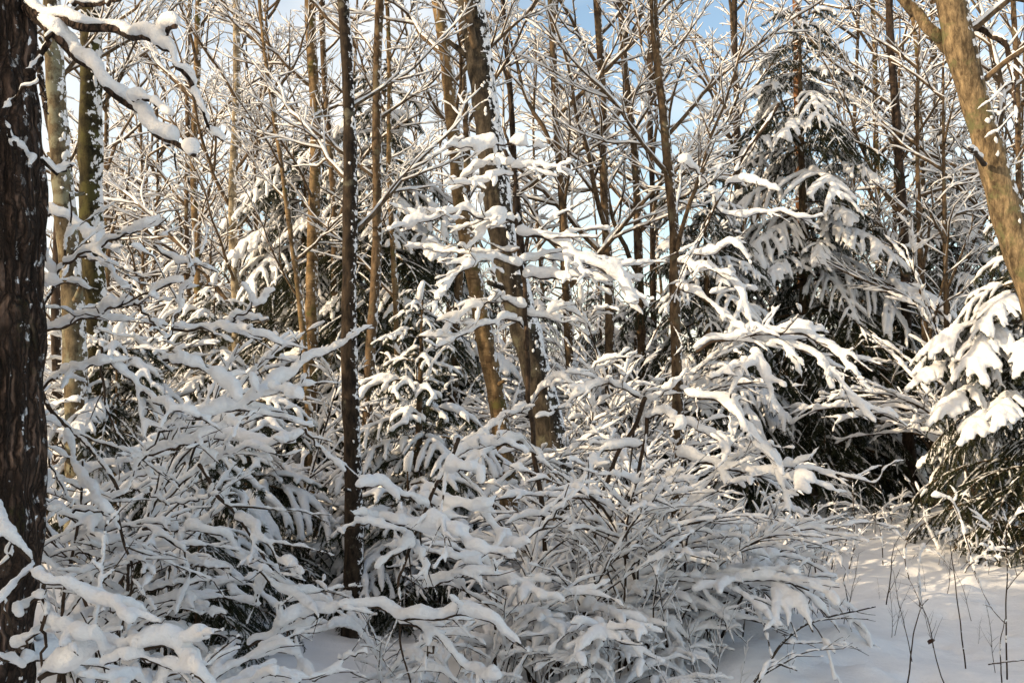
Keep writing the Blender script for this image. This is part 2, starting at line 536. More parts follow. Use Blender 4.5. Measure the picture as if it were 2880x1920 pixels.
def sprout(rng, P, R, L, spec, lev, out, first=None):
    T = tang(P)
    s = np.concatenate([[0], np.cumsum(np.linalg.norm(np.diff(P, axis=0), axis=1))])
    gap = spec['gap'][min(lev, len(spec['gap']) - 1)]
    pos = s[-1] * (spec['first'][min(lev, len(spec['first']) - 1)] if first is None else first) + rng.uniform(0, gap)
    side = rng.choice((-1, 1))
    while pos < s[-1] * 0.97:
        i = int(np.searchsorted(s, pos)); i = min(max(i, 1), len(P) - 1)
        t = T[i]
        f = pos / s[-1]
        pr = np.cross(t, UPV)
        if np.linalg.norm(pr) < 0.25:
            az = rng.uniform(0, 6.28); pr = np.array((math.cos(az), math.sin(az), 0))
        pr = unit(pr)
        a = spec['ang'] * rng.uniform(0.75, 1.25)
        nrm = np.cross(pr, t)
        tilt = rng.normal() * spec['flat']
        sd = unit(pr * side + nrm * tilt)
        d = unit(t * math.cos(a) + sd * math.sin(a))
        ll = spec['ratio'] * L * (1.05 - 0.65 * f) * rng.uniform(0.5, 1.25)
        ll = max(ll, spec['minlen'])
        grow(rng, P[i], d, ll, max(R[i] * spec['thin'], spec['rmin']), spec, lev + 1, out)
        side = -side
        if rng.uniform() < 0.18:
            side = -side
        pos += gap * rng.uniform(0.6, 1.4)

def wood_group(br, sides=(7, 5, 4, 4)):
    return gather([tube(P, R, sides[min(l, 3)]) for P, R, l in br])

def snow_group(br, rng, bases, sides=6, **kw):
    return gather([snow_tube(P, R, bases[min(l, len(bases) - 1)] * rng.uniform(0.75, 1.2), rng, sides, **kw) for P, R, l in br])

# ------------------------------------------------------------------ prototypes (meshes only, linked when used)
def limb_protos():
    """limbs of the bare trees: three steepnesses, nominal 2.6 m, growing along +X"""
    out = {}
    for cls, el, lift in (('up', 54, 0.05), ('mid', 36, 0.10), ('flat', 12, 0.02)):
        lst = []
        for k in range(4):
            rng = np.random.RandomState(100 + k + int(el) * 7)
            sp = dict(step=0.14, wob=0.085, lift=(lift, 0.22, 0.18), ang=0.72, ratio=0.42, gap=(0.17, 0.13), maxlev=2, taper=0.28,
                      flat=0.45, first=(0.14, 0.15), minlen=0.14, thin=0.62, rmin=0.0048)
            e = R_(el + rng.uniform(-6, 6))
            br = grow(rng, np.zeros(3), np.array((math.cos(e), 0, math.sin(e))), 2.6, 0.030, sp)
            w = make_mesh('limb', [wood_group(br, (6, 4, 3, 3))], [M_LIMB])
            s = make_mesh('limb_snow', [snow_group(br, rng, (0.0265, 0.0165, 0.0120), 5, cover=0.90, steep=0.40)], [M_SNOW])
            lst.append((w, s))
        out[cls] = lst
    return out

def cane_protos():
    out = []
    for k in range(10):
        rng = np.random.RandomState(300 + k)
        sp = dict(step=0.07, wob=0.055, lift=(-0.75 - 0.12 * (k % 4), -0.7, -0.6), ang=0.62, ratio=0.50, gap=(0.095, 0.11), maxlev=2, taper=0.40,
                  flat=0.45, first=(0.26, 0.30), minlen=0.13, thin=0.66, rmin=0.0028)
        e = R_(rng.uniform(66, 82))
        br = grow(rng, np.zeros(3), np.array((math.cos(e), 0, math.sin(e))), 1.8, 0.0125, sp)
        w = make_mesh('stem', [wood_group(br, (6, 5, 4, 4))], [M_TWIG])
        s = make_mesh('stem_snow', [snow_group(br, rng, (0.0285, 0.0185, 0.0138), 7, cover=0.80, steep=0.36, lump=0.40)], [M_SNOW])
        out.append((w, fuse(s, 0.0085, 1)))
    return out

def cane_protos_small():
    out = []
    for k in range(7):
        rng = np.random.RandomState(350 + k)
        sp = dict(step=0.05, wob=0.06, lift=(-1.5 - 0.35 * (k % 4), -1.6, -1.2), ang=0.62, ratio=0.52, gap=(0.10, 0.12), maxlev=2, taper=0.45,
                  flat=0.45, first=(0.26, 0.30), minlen=0.11, thin=0.7, rmin=0.0030)
        e = R_(rng.uniform(62, 80))
        br = grow(rng, np.zeros(3), np.array((math.cos(e), 0, math.sin(e))), 1.05, 0.0085, sp)
        w = make_mesh('stem', [wood_group(br, (6, 5, 4, 4))], [M_TWIG])
        s = make_mesh('stem_snow', [snow_group(br, rng, (0.0290, 0.0215, 0.0160), 7, cover=0.80, steep=0.36, lump=0.40)], [M_SNOW])
        out.append((w, fuse(s, 0.0075, 1)))
    return out

def upright_protos():
    out = []
    for k in range(5):
        rng = np.random.RandomState(400 + k)
        sp = dict(step=0.07, wob=0.06, lift=(0.10, 0.15), ang=0.65, ratio=0.30, gap=(0.11, 0.12), maxlev=1, taper=0.35,
                  flat=1.0, first=(0.25, 0.3), minlen=0.08, thin=0.6, rmin=0.0025)
        e = R_(rng.uniform(72, 86))
        br = grow(rng, np.zeros(3), np.array((math.cos(e), 0, math.sin(e))), 1.5, 0.008, sp)
        w = make_mesh('stem', [wood_group(br, (6, 5, 4, 4))], [M_TWIG])
        s = make_mesh('stem_snow', [snow_group(br, rng, (0.017, 0.016), 6, cover=0.7, steep=0.30)], [M_SNOW])
        out.append((w, s))
    return out

def needle_tris(br, rng, dens, ln, wd):
    V = []
    for P, R, l in br:
        s = np.linalg.norm(np.diff(P, axis=0), axis=1).sum()
        n = max(4, int(s * dens))
        f = rng.uniform(0, len(P) - 1.001, n)
        i = f.astype(int); t = (f - i)[:, None]
        p = P[i] * (1 - t) + P[i + 1] * t
        T = tang(P)[i]
        rd = rng.normal(size=(n, 3)); rd[:, 2] = rd[:, 2] * 0.8 - 0.45
        rd = unit(rd - T * (rd * T).sum(1, keepdims=True))
        d = unit(T * 0.75 + rd * rng.uniform(0.5, 1.1, (n, 1)))
        sd = unit(np.cross(d, rng.normal(size=(n, 3))))
        L = ln * rng.uniform(0.6, 1.3, (n, 1))
        V.append(np.stack([p - sd * wd, p + sd * wd, p + d * L], 1).reshape(-1, 3))
    V = np.vstack(V)
    T = np.arange(len(V)).reshape(-1, 3)
    return V, np.zeros((0, 4), int), T

def bough_axes(rng, L, a, b, tw_gap, hang, ang=(42, 62), pw=1.8, tl=1.0):
    s = np.linspace(0, 1, 16)
    wv = 0.05 * L * np.sin(s * rng.uniform(2, 4) + rng.uniform(0, 6)) * s
    P = np.stack([L * s * (1 - 0.12 * s * s), wv, L * (a * s - b * s ** 2)], -1)
    R = 0.014 * L / 1.6 * np.linspace(1, 0.25, 16) + 0.002
    br = [(P, R, 0)]
    T = tang(P)
    pos = 0.16; side = 1
    while pos < 0.98:
        i = int(pos * 15)
        t = T[i]
        pr = unit(np.cross(t, UPV))
        ll = tl * L * 0.42 * (1.08 - 0.72 * pos) * rng.uniform(0.65, 1.2) * (0.6 + 0.4 * min(1, pos / 0.35))
        a_ = R_(rng.uniform(*ang))
        d = unit(t * math.cos(a_) + pr * side * math.sin(a_))
        u = np.linspace(0, 1, 8)
        q = P[i] + d * (ll * u)[:, None]
        q[:, 2] -= ll * hang * rng.uniform(0.6, 1.3) * u ** pw
        br.append((q, np.linspace(0.005, 0.002, 8), 1))
        # small side twigs
        tq = tang(q)
        sd = 1
        for j in range(2, 8):
            if rng.uniform() < 0.85:
                pj = unit(np.cross(tq[j], UPV)) * sd
                dj = unit(tq[j] * 0.7 + pj * 0.7)
                lj = ll * 0.36 * (1.1 - j / 9) * rng.uniform(0.6, 1.2)
                uu = np.linspace(0, 1, 4)
                qq = q[j] + dj * (lj * uu)[:, None]
                qq[:, 2] -= lj * (0.5 + hang) * uu ** 1.5
                br.append((qq, np.linspace(0.003, 0.0015, 4), 2))
            sd = -sd
        side = -side
        pos += tw_gap / L * rng.uniform(0.7, 1.3)
    # hanging branchlets under the axis
    for k in range(int(L * 9)):
        i = rng.randint(3, 15)
        ll = 0.18 * rng.uniform(0.5, 1.4) * min(1.0, L)
        uu = np.linspace(0, 1, 4)
        dj = unit(np.array((rng.normal() * 0.4 + 0.3, rng.normal() * 0.5, -1.0)))
        br.append((P[i] + dj * (ll * uu)[:, None], np.linspace(0.003, 0.0015, 4), 3))
    return br

def bough_proto(seed, L, a, b, hang, snow, dens=340, cover=1.0, voxel=0.017, low=False, start=0.22, gap=0.09, ang=(42, 62), pw=1.8, tipmin=0.4, tl=1.0):
    rng = np.random.RandomState(seed)
    br = bough_axes(rng, L, a, b, gap if not low else 0.16, hang, ang, pw, tl)
    wood = gather([tube(P, R, 5 if l == 0 else 3) for P, R, l in br if l < 2])
    nd = needle_tris(br, rng, dens if not low else 60, 0.031 if not low else 0.075, 0.0034 if not low else 0.011)
    w = make_mesh('bough', [wood, nd], [M_BROWN, M_NEEDLE])
    sn = []
    k = min(1.0, 0.55 + 0.3 * L)
    for P, R, l in br:
        if l == 0:
            sn.append(snow_tube(P, R, snow * 1.15 * k, rng, 7, cover=cover, vert=1.0, start=start))
        elif l == 1:
            if P[0][0] < L * start * 0.8 and start > 0.3:
                continue
            sn.append(snow_tube(P, R, snow * rng.uniform(0.75, 1.15) * k, rng, 6 if not low else 5, cover=cover, vert=0.95, steep=0.6, tipmin=tipmin))
        elif l == 2 and not low:
            if rng.uniform() < 0.5 * cover:
                sn.append(snow_tube(P, R, snow * 0.55 * k, rng, 5, vert=1.0, steep=0.5))
    s = make_mesh('bough_snow', [gather(sn)], [M_SNOW])
    if not low:
        s = fuse(s, voxel, 2)
    return w, s, L

LIMBS = limb_protos()
CANES = cane_protos()
CANES_SMALL = cane_protos_small()
UPRIGHTS = upright_protos()
BOUGHS = {
    'long': [bough_proto(500 + k, 1.7, 0.12 - 0.05 * k, 0.42 + 0.07 * k, 0.45 + 0.1 * k, 0.048) for k in range(4)],
    'mid': [bough_proto(520 + k, 1.0, 0.10 - 0.04 * k, 0.42 + 0.09 * k, 0.5, 0.047, voxel=0.014) for k in range(3)],
    'short': [bough_proto(530 + k, 0.5, 0.25 - 0.1 * k, 0.35 + 0.1 * k, 0.4, 0.040, voxel=0.012) for k in range(2)],
    'pad': [bough_proto(560 + k, 1.35, 0.14, 0.42 + 0.08 * k, 0.50, 0.056, voxel=0.014, start=0.42, gap=0.052, ang=(34, 58), pw=2.3, tipmin=0.9, tl=0.78, dens=330) for k in range(4)],
    'longpad': [bough_proto(580 + k, 1.75, 0.16, 0.40 + 0.07 * k, 0.45, 0.050, voxel=0.014, start=0.60, gap=0.058, ang=(34, 58), pw=2.2, tipmin=0.9, tl=0.62, dens=330) for k in range(3)],
    'bare': [bough_proto(540 + k, 1.5, 0.05, 0.35 + 0.1 * k, 0.55, 0.014, dens=480, cover=0.30, voxel=0.010) for k in range(3)],
}

# ------------------------------------------------------------------ ground
def axis(lo, hi, a, b, st, gr):
    v = list(np.arange(a, b, st))
    s = st; x = b
    while x < hi:
        v.append(x); s *= gr; x += s
    v.append(hi)
    s = st; x = a
    pre = []
    while x > lo:
        s *= gr; x -= s
        pre.append(max(x, lo))
    return np.array(sorted(set(pre)) + v)
gx = axis(-400, 400, -3.0, 5.6, 0.047, 1.09)
gy = axis(-60, 900, 4.2, 13.5, 0.047, 1.075)
GX, GY = np.meshgrid(gx, gy)
GZ = ground_z(GX, GY)
_rg = np.random.RandomState(77)
for k in range(170):                                     # small pits and dropped clumps in the clean snow
    cx, cy = _rg.uniform(0.3, 5.2), _rg.uniform(4.8, 12)
    a = _rg.uniform(0.045, 0.12); hgt = _rg.choice((-0.08, -0.055, -0.04, 0.03, 0.045))
    GZ = GZ + hgt * np.exp(-(((GX - cx) / (a * 1.3)) ** 2 + ((GY - cy) / a) ** 2))
for k in range(26):
    cx, cy = _rg.uniform(-3.5, 3.4), _rg.uniform(5.2, 11)
    a = _rg.uniform(0.25, 0.5)
    GZ = GZ + _rg.uniform(0.03, 0.09) * np.exp(-(((GX - cx) / a) ** 2 + ((GY - cy) / a) ** 2))
V = np.stack([GX, GY, GZ], -1).reshape(-1, 3)
nx_, ny_ = len(gx), len(gy)
ii = np.arange(ny_ - 1)[:, None] * nx_ + np.arange(nx_ - 1)[None]
Q = np.stack([ii, ii + 1, ii + nx_ + 1, ii + nx_], -1).reshape(-1, 4)
gm = make_mesh('snow_ground', [(V, Q, np.zeros((0, 3), int))], [M_GSNOW])
link('snow_ground', gm, kind='structure')

# ------------------------------------------------------------------ trunks and bare trees
def trunk_mesh(P, R, sides, mat, rng, rough, flare=True):
    """P local spline from base to top"""
    T = tang(P)
    s = np.concatenate([[0], np.cumsum(np.linalg.norm(np.diff(P, axis=0), axis=1))])
    R = R.copy()
    if flare:
        R = R * (1 + 0.40 * np.exp(-s / (2.2 * R[0])))
    R = R * (1 + 0.045 * np.sin(s * 5 + rng.uniform(0, 6)) + 0.035 * np.sin(s * 17 + rng.uniform(0, 6)))
    V, Q, Tr = _ring(P, T, R, R, sides)
    n = len(P)
    ring = V[:n * sides].reshape(n, sides, 3)
    if rough > 0:
        a = np.arange(sides) / sides * 2 * PI
        st = np.stack([np.cos(a)[None] * 3.0 + 0 * s[:, None], np.sin(a)[None] * 3.0 + 0 * s[:, None], s[:, None] * 2.6 + 0 * a[None]], -1)
        nn = noise3(st.reshape(-1, 3), 2.2).reshape(n, sides)
        nn2 = noise3(st.reshape(-1, 3) + 9, 5.5).reshape(n, sides)
        k = 1 + rough * (np.abs(nn) * 0.8 - 0.4 + 0.4 * nn2)
        if rough > 0.095:
            st[:, :, :2] *= 3.2
            k += rough * 0.45 * (np.abs(noise3(st.reshape(-1, 3) * (1, 1, 0.6), 2.0)).reshape(n, sides) - 0.5)
        ring = P[:, None] + (ring - P[:, None]) * k[:, :, None]
        V[:n * sides] = ring.reshape(-1, 3)
    return make_mesh('trunk', [(V, Q, Tr)], [mat])

_ICO = None
def blob_snow(P, R, rng, n, az0, spread, size, z0=0.0, z1=99.0):
    """wind-plastered snow lumps on one side of a trunk"""
    parts = []
    T = tang(P)
    for k in range(n):
        i = rng.randint(1, len(P) - 1)
        if not (z0 < P[i][2] < z1):
            continue
        a = az0 + rng.normal() * spread
        c = P[i] + (P[i + 1] - P[i]) * rng.uniform() + np.array((math.cos(a), math.sin(a), 0)) * R[i] * 0.98
        sz = size * rng.uniform(0.4, 1.3)
        lat = np.array((-math.sin(a), math.cos(a), 0))
        L = sz * rng.uniform(0.6, 1.8)
        q = c + np.linspace(-1, 1, 4)[:, None] * (lat * rng.uniform(-0.5, 0.5) + UPV)[None] * L
        r = sz * np.array((0.5, 0.95, 1.0, 0.45))
        v, qd, tr = _ring(q, tang(q), r, r, 5, 0.3, 60)
        # flatten against the bark
        nrm = np.array((math.cos(a), math.sin(a), 0))
        dd = (v - c) @ nrm
        v = v - nrm * (dd * 0.6)[:, None]
        parts.append((v, qd, tr))
    return gather(parts)

def put_limb(tree, rng, P, R, z, cls, length, az, scale_y=1.0):
    i = int(np.argmin(np.abs(P[:, 2] - z)))
    w, s = LIMBS[cls][rng.randint(len(LIMBS[cls]))]
    sc = length / 2.6
    mir = rng.choice((-1, 1))
    o = link('limb', w, tree, P[i] , az, (sc, sc * mir, sc))
    link('snow', s, o)
    return o

def bare_tree(label, pts, widths, d, mat, limbs=(8, 2.0, 7.0, 2.2), d1=None, seed=1, sides=14, rough=0.085, blobs=0, name='bare_tree', cat='tree',
              extra=3.0, cls=('up', 'mid', 'mid', 'up'), azr=None, step=0.12, space='D', blob_size=0.022, stubs=True, tobase=True, az_list=None):
    """pts: photo pixels from the top of the frame downwards (2352-wide display pixels when space is D)"""
    rng = np.random.RandomState(seed)
    k = KD if space == 'D' else 1.0
    d1 = d if d1 is None else d1
    n = len(pts)
    Wp = [W(x * k, y * k, d1 + (d - d1) * i / (n - 1)) for i, (x, y) in enumerate(pts)]
    rr = [w * k / 2 / 2800 * d for w in widths]
    Wp = Wp[::-1]; rr = rr[::-1]                         # base first
    b = Wp[0]
    g = gz(b[0], b[1])
    if tobase and b[2] > g + 0.02:                       # carry the trunk on down to the snow
        dv = Wp[0] - Wp[1]
        dv = dv / max(0.2, abs(dv[2]))
        hgt = b[2] - g
        nb = b + np.array((dv[0] * hgt * 0.7, dv[1] * hgt * 0.3, -hgt - 0.05))
        Wp.insert(0, nb); rr.insert(0, rr[0] * 1.06)
    base = Wp[0].copy(); base[2] = gz(base[0], base[1]) - 0.03
    if extra > 0:
        dv = unit(Wp[-1] - Wp[-2])
        bend = np.array((rng.normal() * 0.06, rng.normal() * 0.06, 0))
        Wp.append(Wp[-1] + unit(dv + bend) * extra * 0.5); rr.append(rr[-1] * 0.75)
        Wp.append(Wp[-1] + unit(dv + 2 * bend + UPV * 0.2) * extra * 0.5); rr.append(rr[-1] * 0.4)
    Wp = np.array(Wp) - base
    P = spline(Wp, step)
    sW = np.concatenate([[0], np.cumsum(np.linalg.norm(np.diff(Wp, axis=0), axis=1))])
    sP = np.concatenate([[0], np.cumsum(np.linalg.norm(np.diff(P, axis=0), axis=1))])
    R = np.interp(sP * sW[-1] / sP[-1], sW, rr)
    P = P + 0.012 * np.stack([np.sin(sP * 2.1 + seed), np.cos(sP * 1.7 + seed), 0 * sP], -1)
    t = thing(name, label, cat, base)
    tr = link('trunk', trunk_mesh(P, R, sides, mat, rng, rough), t)
    if blobs:
        g_ = blob_snow(P, R, rng, blobs, -0.25, 0.55, blob_size)
        if len(g_[0]):
            link('plastered_snow', make_mesh('plastered_snow', [g_], [M_SNOW]), t, kind='stuff')
    for q in range((2 + seed % 5) if stubs else 0):                          # broken dead stubs
        i = rng.randint(len(P) // 8, max(len(P) // 8 + 2, int(len(P) * 0.8)))
        a = rng.uniform(0, 6.28)
        d_ = unit(np.array((math.cos(a), math.sin(a), rng.uniform(0.1, 0.9))))
        ln = R[i] * rng.uniform(1.6, 4.0)
        pp = P[i] + d_ * (ln * np.linspace(0, 1, 4))[:, None]
        link('stub', make_mesh('stub', [tube(pp, R[i] * 0.28 * np.array((1.5, 1.0, 0.85, 0.7)), 6)], [mat]), t)
    nl, z0, z1, ll = limbs
    z1 = min(z1, P[-1][2] - 0.3)
    for q in range(nl):
        f = (q + rng.uniform(0.2, 0.8)) / nl
        z = z0 + (z1 - z0) * f
        az = (q * 2.4 + seed + rng.uniform(-0.5, 0.5)) if azr is None else rng.uniform(*azr)
        if az_list is not None:
            az = az_list[q % len(az_list)] + rng.uniform(-0.4, 0.4)
        put_limb(t, rng, P, R, z, cls[q % len(cls)], ll * rng.uniform(0.6, 1.15) * (1.1 - 0.35 * f), az)
    return t, P, R, base

# --- main trunks, traced
T = bare_tree
oak, oakP, oakR, oakB = T('thick dark oak trunk with deep furrowed bark flecked with snow', [(-18, -40), (-8, 300), (0, 700), (-2, 1100), (-25, 1568)], [152, 162, 178, 182, 186], 3.4, M_OAK,
                          limbs=(0, 0, 0, 0), seed=3, sides=96, rough=0.10, blobs=0, extra=2.0, step=0.035, blob_size=0.005, stubs=False)
T('lichen grey trunk with snow plastered side just behind the furrowed oak', [(118, 60), (135, 250), (150, 450), (165, 700)], [40, 42, 46, 50], 8.0, M_LICHEN, limbs=(6, 3.6, 7.0, 1.8), seed=4, sides=16, blobs=320, azr=(-0.8, 1.8), blob_size=0.017)
T('mossy dark trunk speckled with snow clumps beside the lichen grey trunk', [(206, -10), (206, 250), (212, 480), (218, 700)], [46, 48, 52, 56], 8.6, M_MOSSY, limbs=(7, 3.6, 7.2, 2.0), seed=5, sides=16, blobs=360, azr=(-0.8, 1.4), rough=0.12, blob_size=0.017)
T('thin dark trunk squeezed behind the oak and the lichen grey trunk', [(105, 250), (130, 420), (132, 700)], [16, 17, 20], 9.8, M_DARK, limbs=(4, 3, 6.4, 1.8), seed=6, azr=(-0.6, 1.6))
T('pale slim twin trunk standing behind the hanging oak boughs', [(457, 0), (450, 200), (447, 380), (452, 620)], [14, 15, 16, 18], 15.0, M_TAN, limbs=(11, 2.6, 8.4, 3.0), seed=7)
T('slender brown trunk close beside the pale slim twin', [(437, 0), (430, 300), (434, 640)], [11, 12, 14], 17.0, M_BROWN, limbs=(10, 2.6, 8.8, 3.0), seed=8)
T('birch with peeling banded bark rising from the dark low spruce', [(545, 20), (540, 250), (536, 480), (542, 780)], [15, 17, 19, 22], 13.0, M_BIRCH, limbs=(11, 2.4, 7.6, 2.6), seed=9, blobs=50)
T('thin wavy leaning stem between the birch and the smooth tan trunk', [(600, 60), (625, 250), (655, 420), (690, 720)], [9, 10, 11, 14], 10.5, M_TAN, limbs=(8, 2.0, 6.6, 2.0), seed=10, name='young_tree')
T('straight smooth tan trunk in front of the left spruces', [(716, -10), (722, 250), (720, 560), (712, 930)], [24, 25, 27, 30], 11.5, M_TAN, limbs=(6, 3.6, 7.6, 2.2), seed=11, sides=14)
T('slim tan stem right beside the smooth tan trunk', [(738, 0), (752, 250), (766, 520), (772, 900)], [13, 14, 15, 17], 12.3, M_BROWN, limbs=(6, 3.0, 7.6, 2.0), seed=12)
T('near slender brown trunk standing in front of the other trunks', [(789, -10), (797, 250), (801, 440), (806, 760), (810, 1050), (808, 1420)], [25, 28, 32, 36, 40, 44], 6.9, M_NEAR, limbs=(5, 2.6, 4.9, 1.5), seed=13, sides=20, blobs=60, rough=0.06, blob_size=0.010, az_list=(0.5, 2.7), step=0.06)
T('warm brown trunk just right of the near slender trunk', [(872, -10), (868, 300), (862, 560), (846, 980)], [19, 21, 22, 25], 10.4, M_BROWN, limbs=(6, 2.6, 6.8, 1.9), seed=14)
T('thin straight pole right of the warm brown trunk', [(893, 180), (897, 420), (904, 640), (912, 830)], [11, 12, 13, 14], 11.2, M_TAN, limbs=(6, 2.4, 6.4, 1.6), seed=15, name='young_tree')
T('curved tan trunk sunlit along one edge, left of the big leaning trunk', [(1003, -10), (1036, 250), (1062, 480), (1088, 640), (1115, 800), (1146, 950)], [28, 31, 34, 37, 40, 42], 10.0, M_TAN, limbs=(8, 4.0, 7.5, 2.4), seed=16, sides=18, blobs=320, azr=(-2.4, 2.8), blob_size=0.017)
T('big leaning grey trunk in the middle with a broken stub', [(1084, -10), (1100, 150), (1125, 330), (1152, 520), (1188, 680), (1226, 840), (1258, 980), (1298, 1180), (1312, 1270)], [58, 60, 62, 64, 66, 68, 70, 76, 82], 9.3, M_GREY, limbs=(6, 4.6, 7.5, 3.0), seed=17, sides=36, rough=0.06, blobs=900, step=0.06, blob_size=0.017)
T('slim brown trunk half hidden between the curved and leaning trunks', [(1062, 100), (1072, 350), (1058, 600), (1042, 920)], [15, 17, 18, 20], 12.5, M_BROWN, limbs=(8, 3.0, 7.6, 2.2), seed=18)
T('straight slim trunk just right of the big leaning trunk', [(1262, -10), (1278, 250), (1291, 470), (1304, 700), (1312, 880)], [15, 17, 18, 20, 21], 13.0, M_BROWN, limbs=(11, 2.6, 8.0, 2.8), seed=19, sides=14)
T('thin dark pole close behind the big leaning trunk', [(1158, 60), (1175, 260), (1188, 450), (1196, 560)], [12, 13, 14, 15], 13.6, M_DARK, limbs=(9, 3, 8.0, 2.4), seed=20)
T('brown trunk with forking branches before the open blue sky', [(1372, -10), (1383, 250), (1392, 500), (1400, 800)], [17, 18, 20, 22], 13.5, M_BROWN, limbs=(12, 3.0, 8.4, 3.2), seed=21, sides=14)
T('slender sinuous trunk right of the forking brown trunk', [(1425, -10), (1440, 200), (1462, 420), (1470, 700)], [14, 16, 18, 20], 14.2, M_BROWN, limbs=(12, 3.0, 8.6, 3.0), seed=22)
T('thin grey pole left of the gently curving brown trunk', [(1494, 60), (1495, 300), (1500, 600)], [12, 13, 14], 16.0, M_DARK, limbs=(11, 3.4, 9.4, 3.0), seed=23)
T('brown trunk curving gently beside the main spruce', [(1503, -10), (1516, 180), (1535, 400), (1550, 560), (1553, 760)], [19, 21, 22, 23, 25], 11.0, M_BROWN, limbs=(9, 3.0, 7.0, 2.8), seed=24, sides=16)
T('slim grey trunk left above the main spruce top', [(1688, -10), (1690, 240), (1700, 600)], [13, 14, 16], 17.5, M_DARK, limbs=(11, 4.0, 9.5, 3.0), seed=25)
T('orange barked pine trunk showing behind the main spruce top', [(1826, -10), (1832, 170), (1840, 600)], [16, 18, 22], 19.0, M_PINE, limbs=(6, 7, 9.8, 2.4), seed=26, cat='pine tree', name='pine_tree')
T('tall dark pole between the main spruce and its right neighbour', [(2044, -10), (2056, 250), (2076, 520), (2082, 800), (2092, 1128)], [17, 19, 22, 24, 30], 14.6, M_DARK, limbs=(10, 2.4, 8.0, 2.6), seed=27, sides=14)
T('slim tan trunk left of the tall dark pole', [(2004, -10), (2012, 300), (2020, 700)], [11, 12, 14], 19.0, M_TAN, limbs=(12, 3, 10, 3.0), seed=28)
T('pale pole behind the snowy twigs right of the tall dark pole', [(2140, -10), (2150, 300), (2160, 700)], [11, 12, 14], 18.0, M_BROWN, limbs=(13, 2, 9.6, 3.2), seed=29)
T('thin brown pole seen through twigs left of the sunlit leaning trunk', [(2100, 60), (2120, 400), (2130, 700)], [10, 11, 12], 17.0, M_TAN, limbs=(12, 2, 9.2, 3.2), seed=30)
leanT, leanP, leanR, leanB = T('big sunlit smooth trunk leaning out over the right spruce', [(2182, -15), (2205, 110), (2240, 240), (2285, 390), (2330, 540), (2400, 760)], [64, 67, 65, 66, 68, 74], 6.6, M_ALDER, limbs=(6, 3.2, 5.4, 2.2), seed=31, sides=32, blobs=420, rough=0.04, step=0.05, azr=(-0.7, 1.0), stubs=False, blob_size=0.013)
T('slim trunk at the edge beyond the sunlit leaning trunk', [(2330, 20), (2338, 300), (2345, 620)], [12, 13, 15], 15.0, M_BROWN, limbs=(14, 1.6, 8.6, 3.0), seed=32)

def part_branch(tree_base, tree, pts, d0, d1, r0, thick, seed, crop=None, twigs=0.0, sides=8, name='branch', wood=None, spec=None, taper=0.4, cover=0.88, steep=0.3, snowy=True, voxel=None, amp=0.006):
    """a branch traced from a crop of the photograph, with its own twigs and its own snow; thick = snow thickness in crop pixels"""
    rng = np.random.RandomState(seed)
    dm = (d0 + d1) / 2
    base = thick * KC / 2 / 2800 * dm * 0.93
    P = spline(crop_pts(crop, pts, d0, d1, rng), 0.03)
    s = np.linspace(0, 1, len(P))
    P = P + amp * np.stack([np.sin(s * 23 + seed), np.sin(s * 17 + 2 * seed), np.sin(s * 29 + 3 * seed)], -1)
    P = P - UPV * base * 0.8                                # the traced line runs through the snow, the wood lies under it
    R = r0 * np.linspace(1, taper, len(P))
    br = [(P, R, 0)]
    L = np.linalg.norm(np.diff(P, axis=0), axis=1).sum()
    if twigs > 0:
        sp = dict(step=0.05, wob=0.07, lift=(0, -0.25, -0.2), ang=0.68, ratio=0.48, gap=(0.075 / twigs, 0.10), maxlev=2, taper=0.4,
                  flat=0.55, first=(0.08, 0.3), minlen=0.10, thin=0.62, rmin=0.0026)
        if spec:
            sp.update(spec)
        sprout(rng, P, R, min(L, 1.1), sp, 0, br)
    br = [(p - tree_base, r, l) for p, r, l in br]
    w = make_mesh('branch', [gather([tube(p, r, sides if l == 0 else 5) for p, r, l in br])], [wood or M_TWIG])
    o = link(name, w, tree)
    if snowy:
        bs = (base, max(base * 0.54, 0.0090), max(base * 0.42, 0.0075))
        sm = make_mesh('snow', [gather([snow_tube(p, r, bs[min(l, 2)] * rng.uniform(0.8, 1.15), rng, 8, cover=cover if l == 0 else cover - 0.12, steep=steep, lump=0.26 if l == 0 else 0.38) for p, r, l in br])], [M_SNOW])
        sm = fuse(sm, voxel or max(0.0045, min(0.011, base * 0.30)), 1)
        link('snow', sm, o)
    return o

part_branch(leanB, leanT, [(1340, 330), (1270, 250), (1200, 195), (1150, 150), (1090, 70), (1000, -20), (900, -120)], 6.6, 6.9, 0.052, 10, 690, crop=3, twigs=0.0, wood=M_ALDER, name='limb', sides=14, taper=0.55, snowy=False)
part_branch(leanB, leanT, [(1345, 115), (1420, 150), (1475, 185), (1500, 260), (1520, 400), (1535, 560)], 6.7, 6.3, 0.022, 34, 691, crop=3, twigs=0.5, wood=M_DARK, name='limb')
part_branch(leanB, leanT, [(1385, 745), (1350, 700), (1318, 668)], 6.5, 6.1, 0.018, 30, 692, crop=3, twigs=0.0, wood=M_DARK, name='limb')
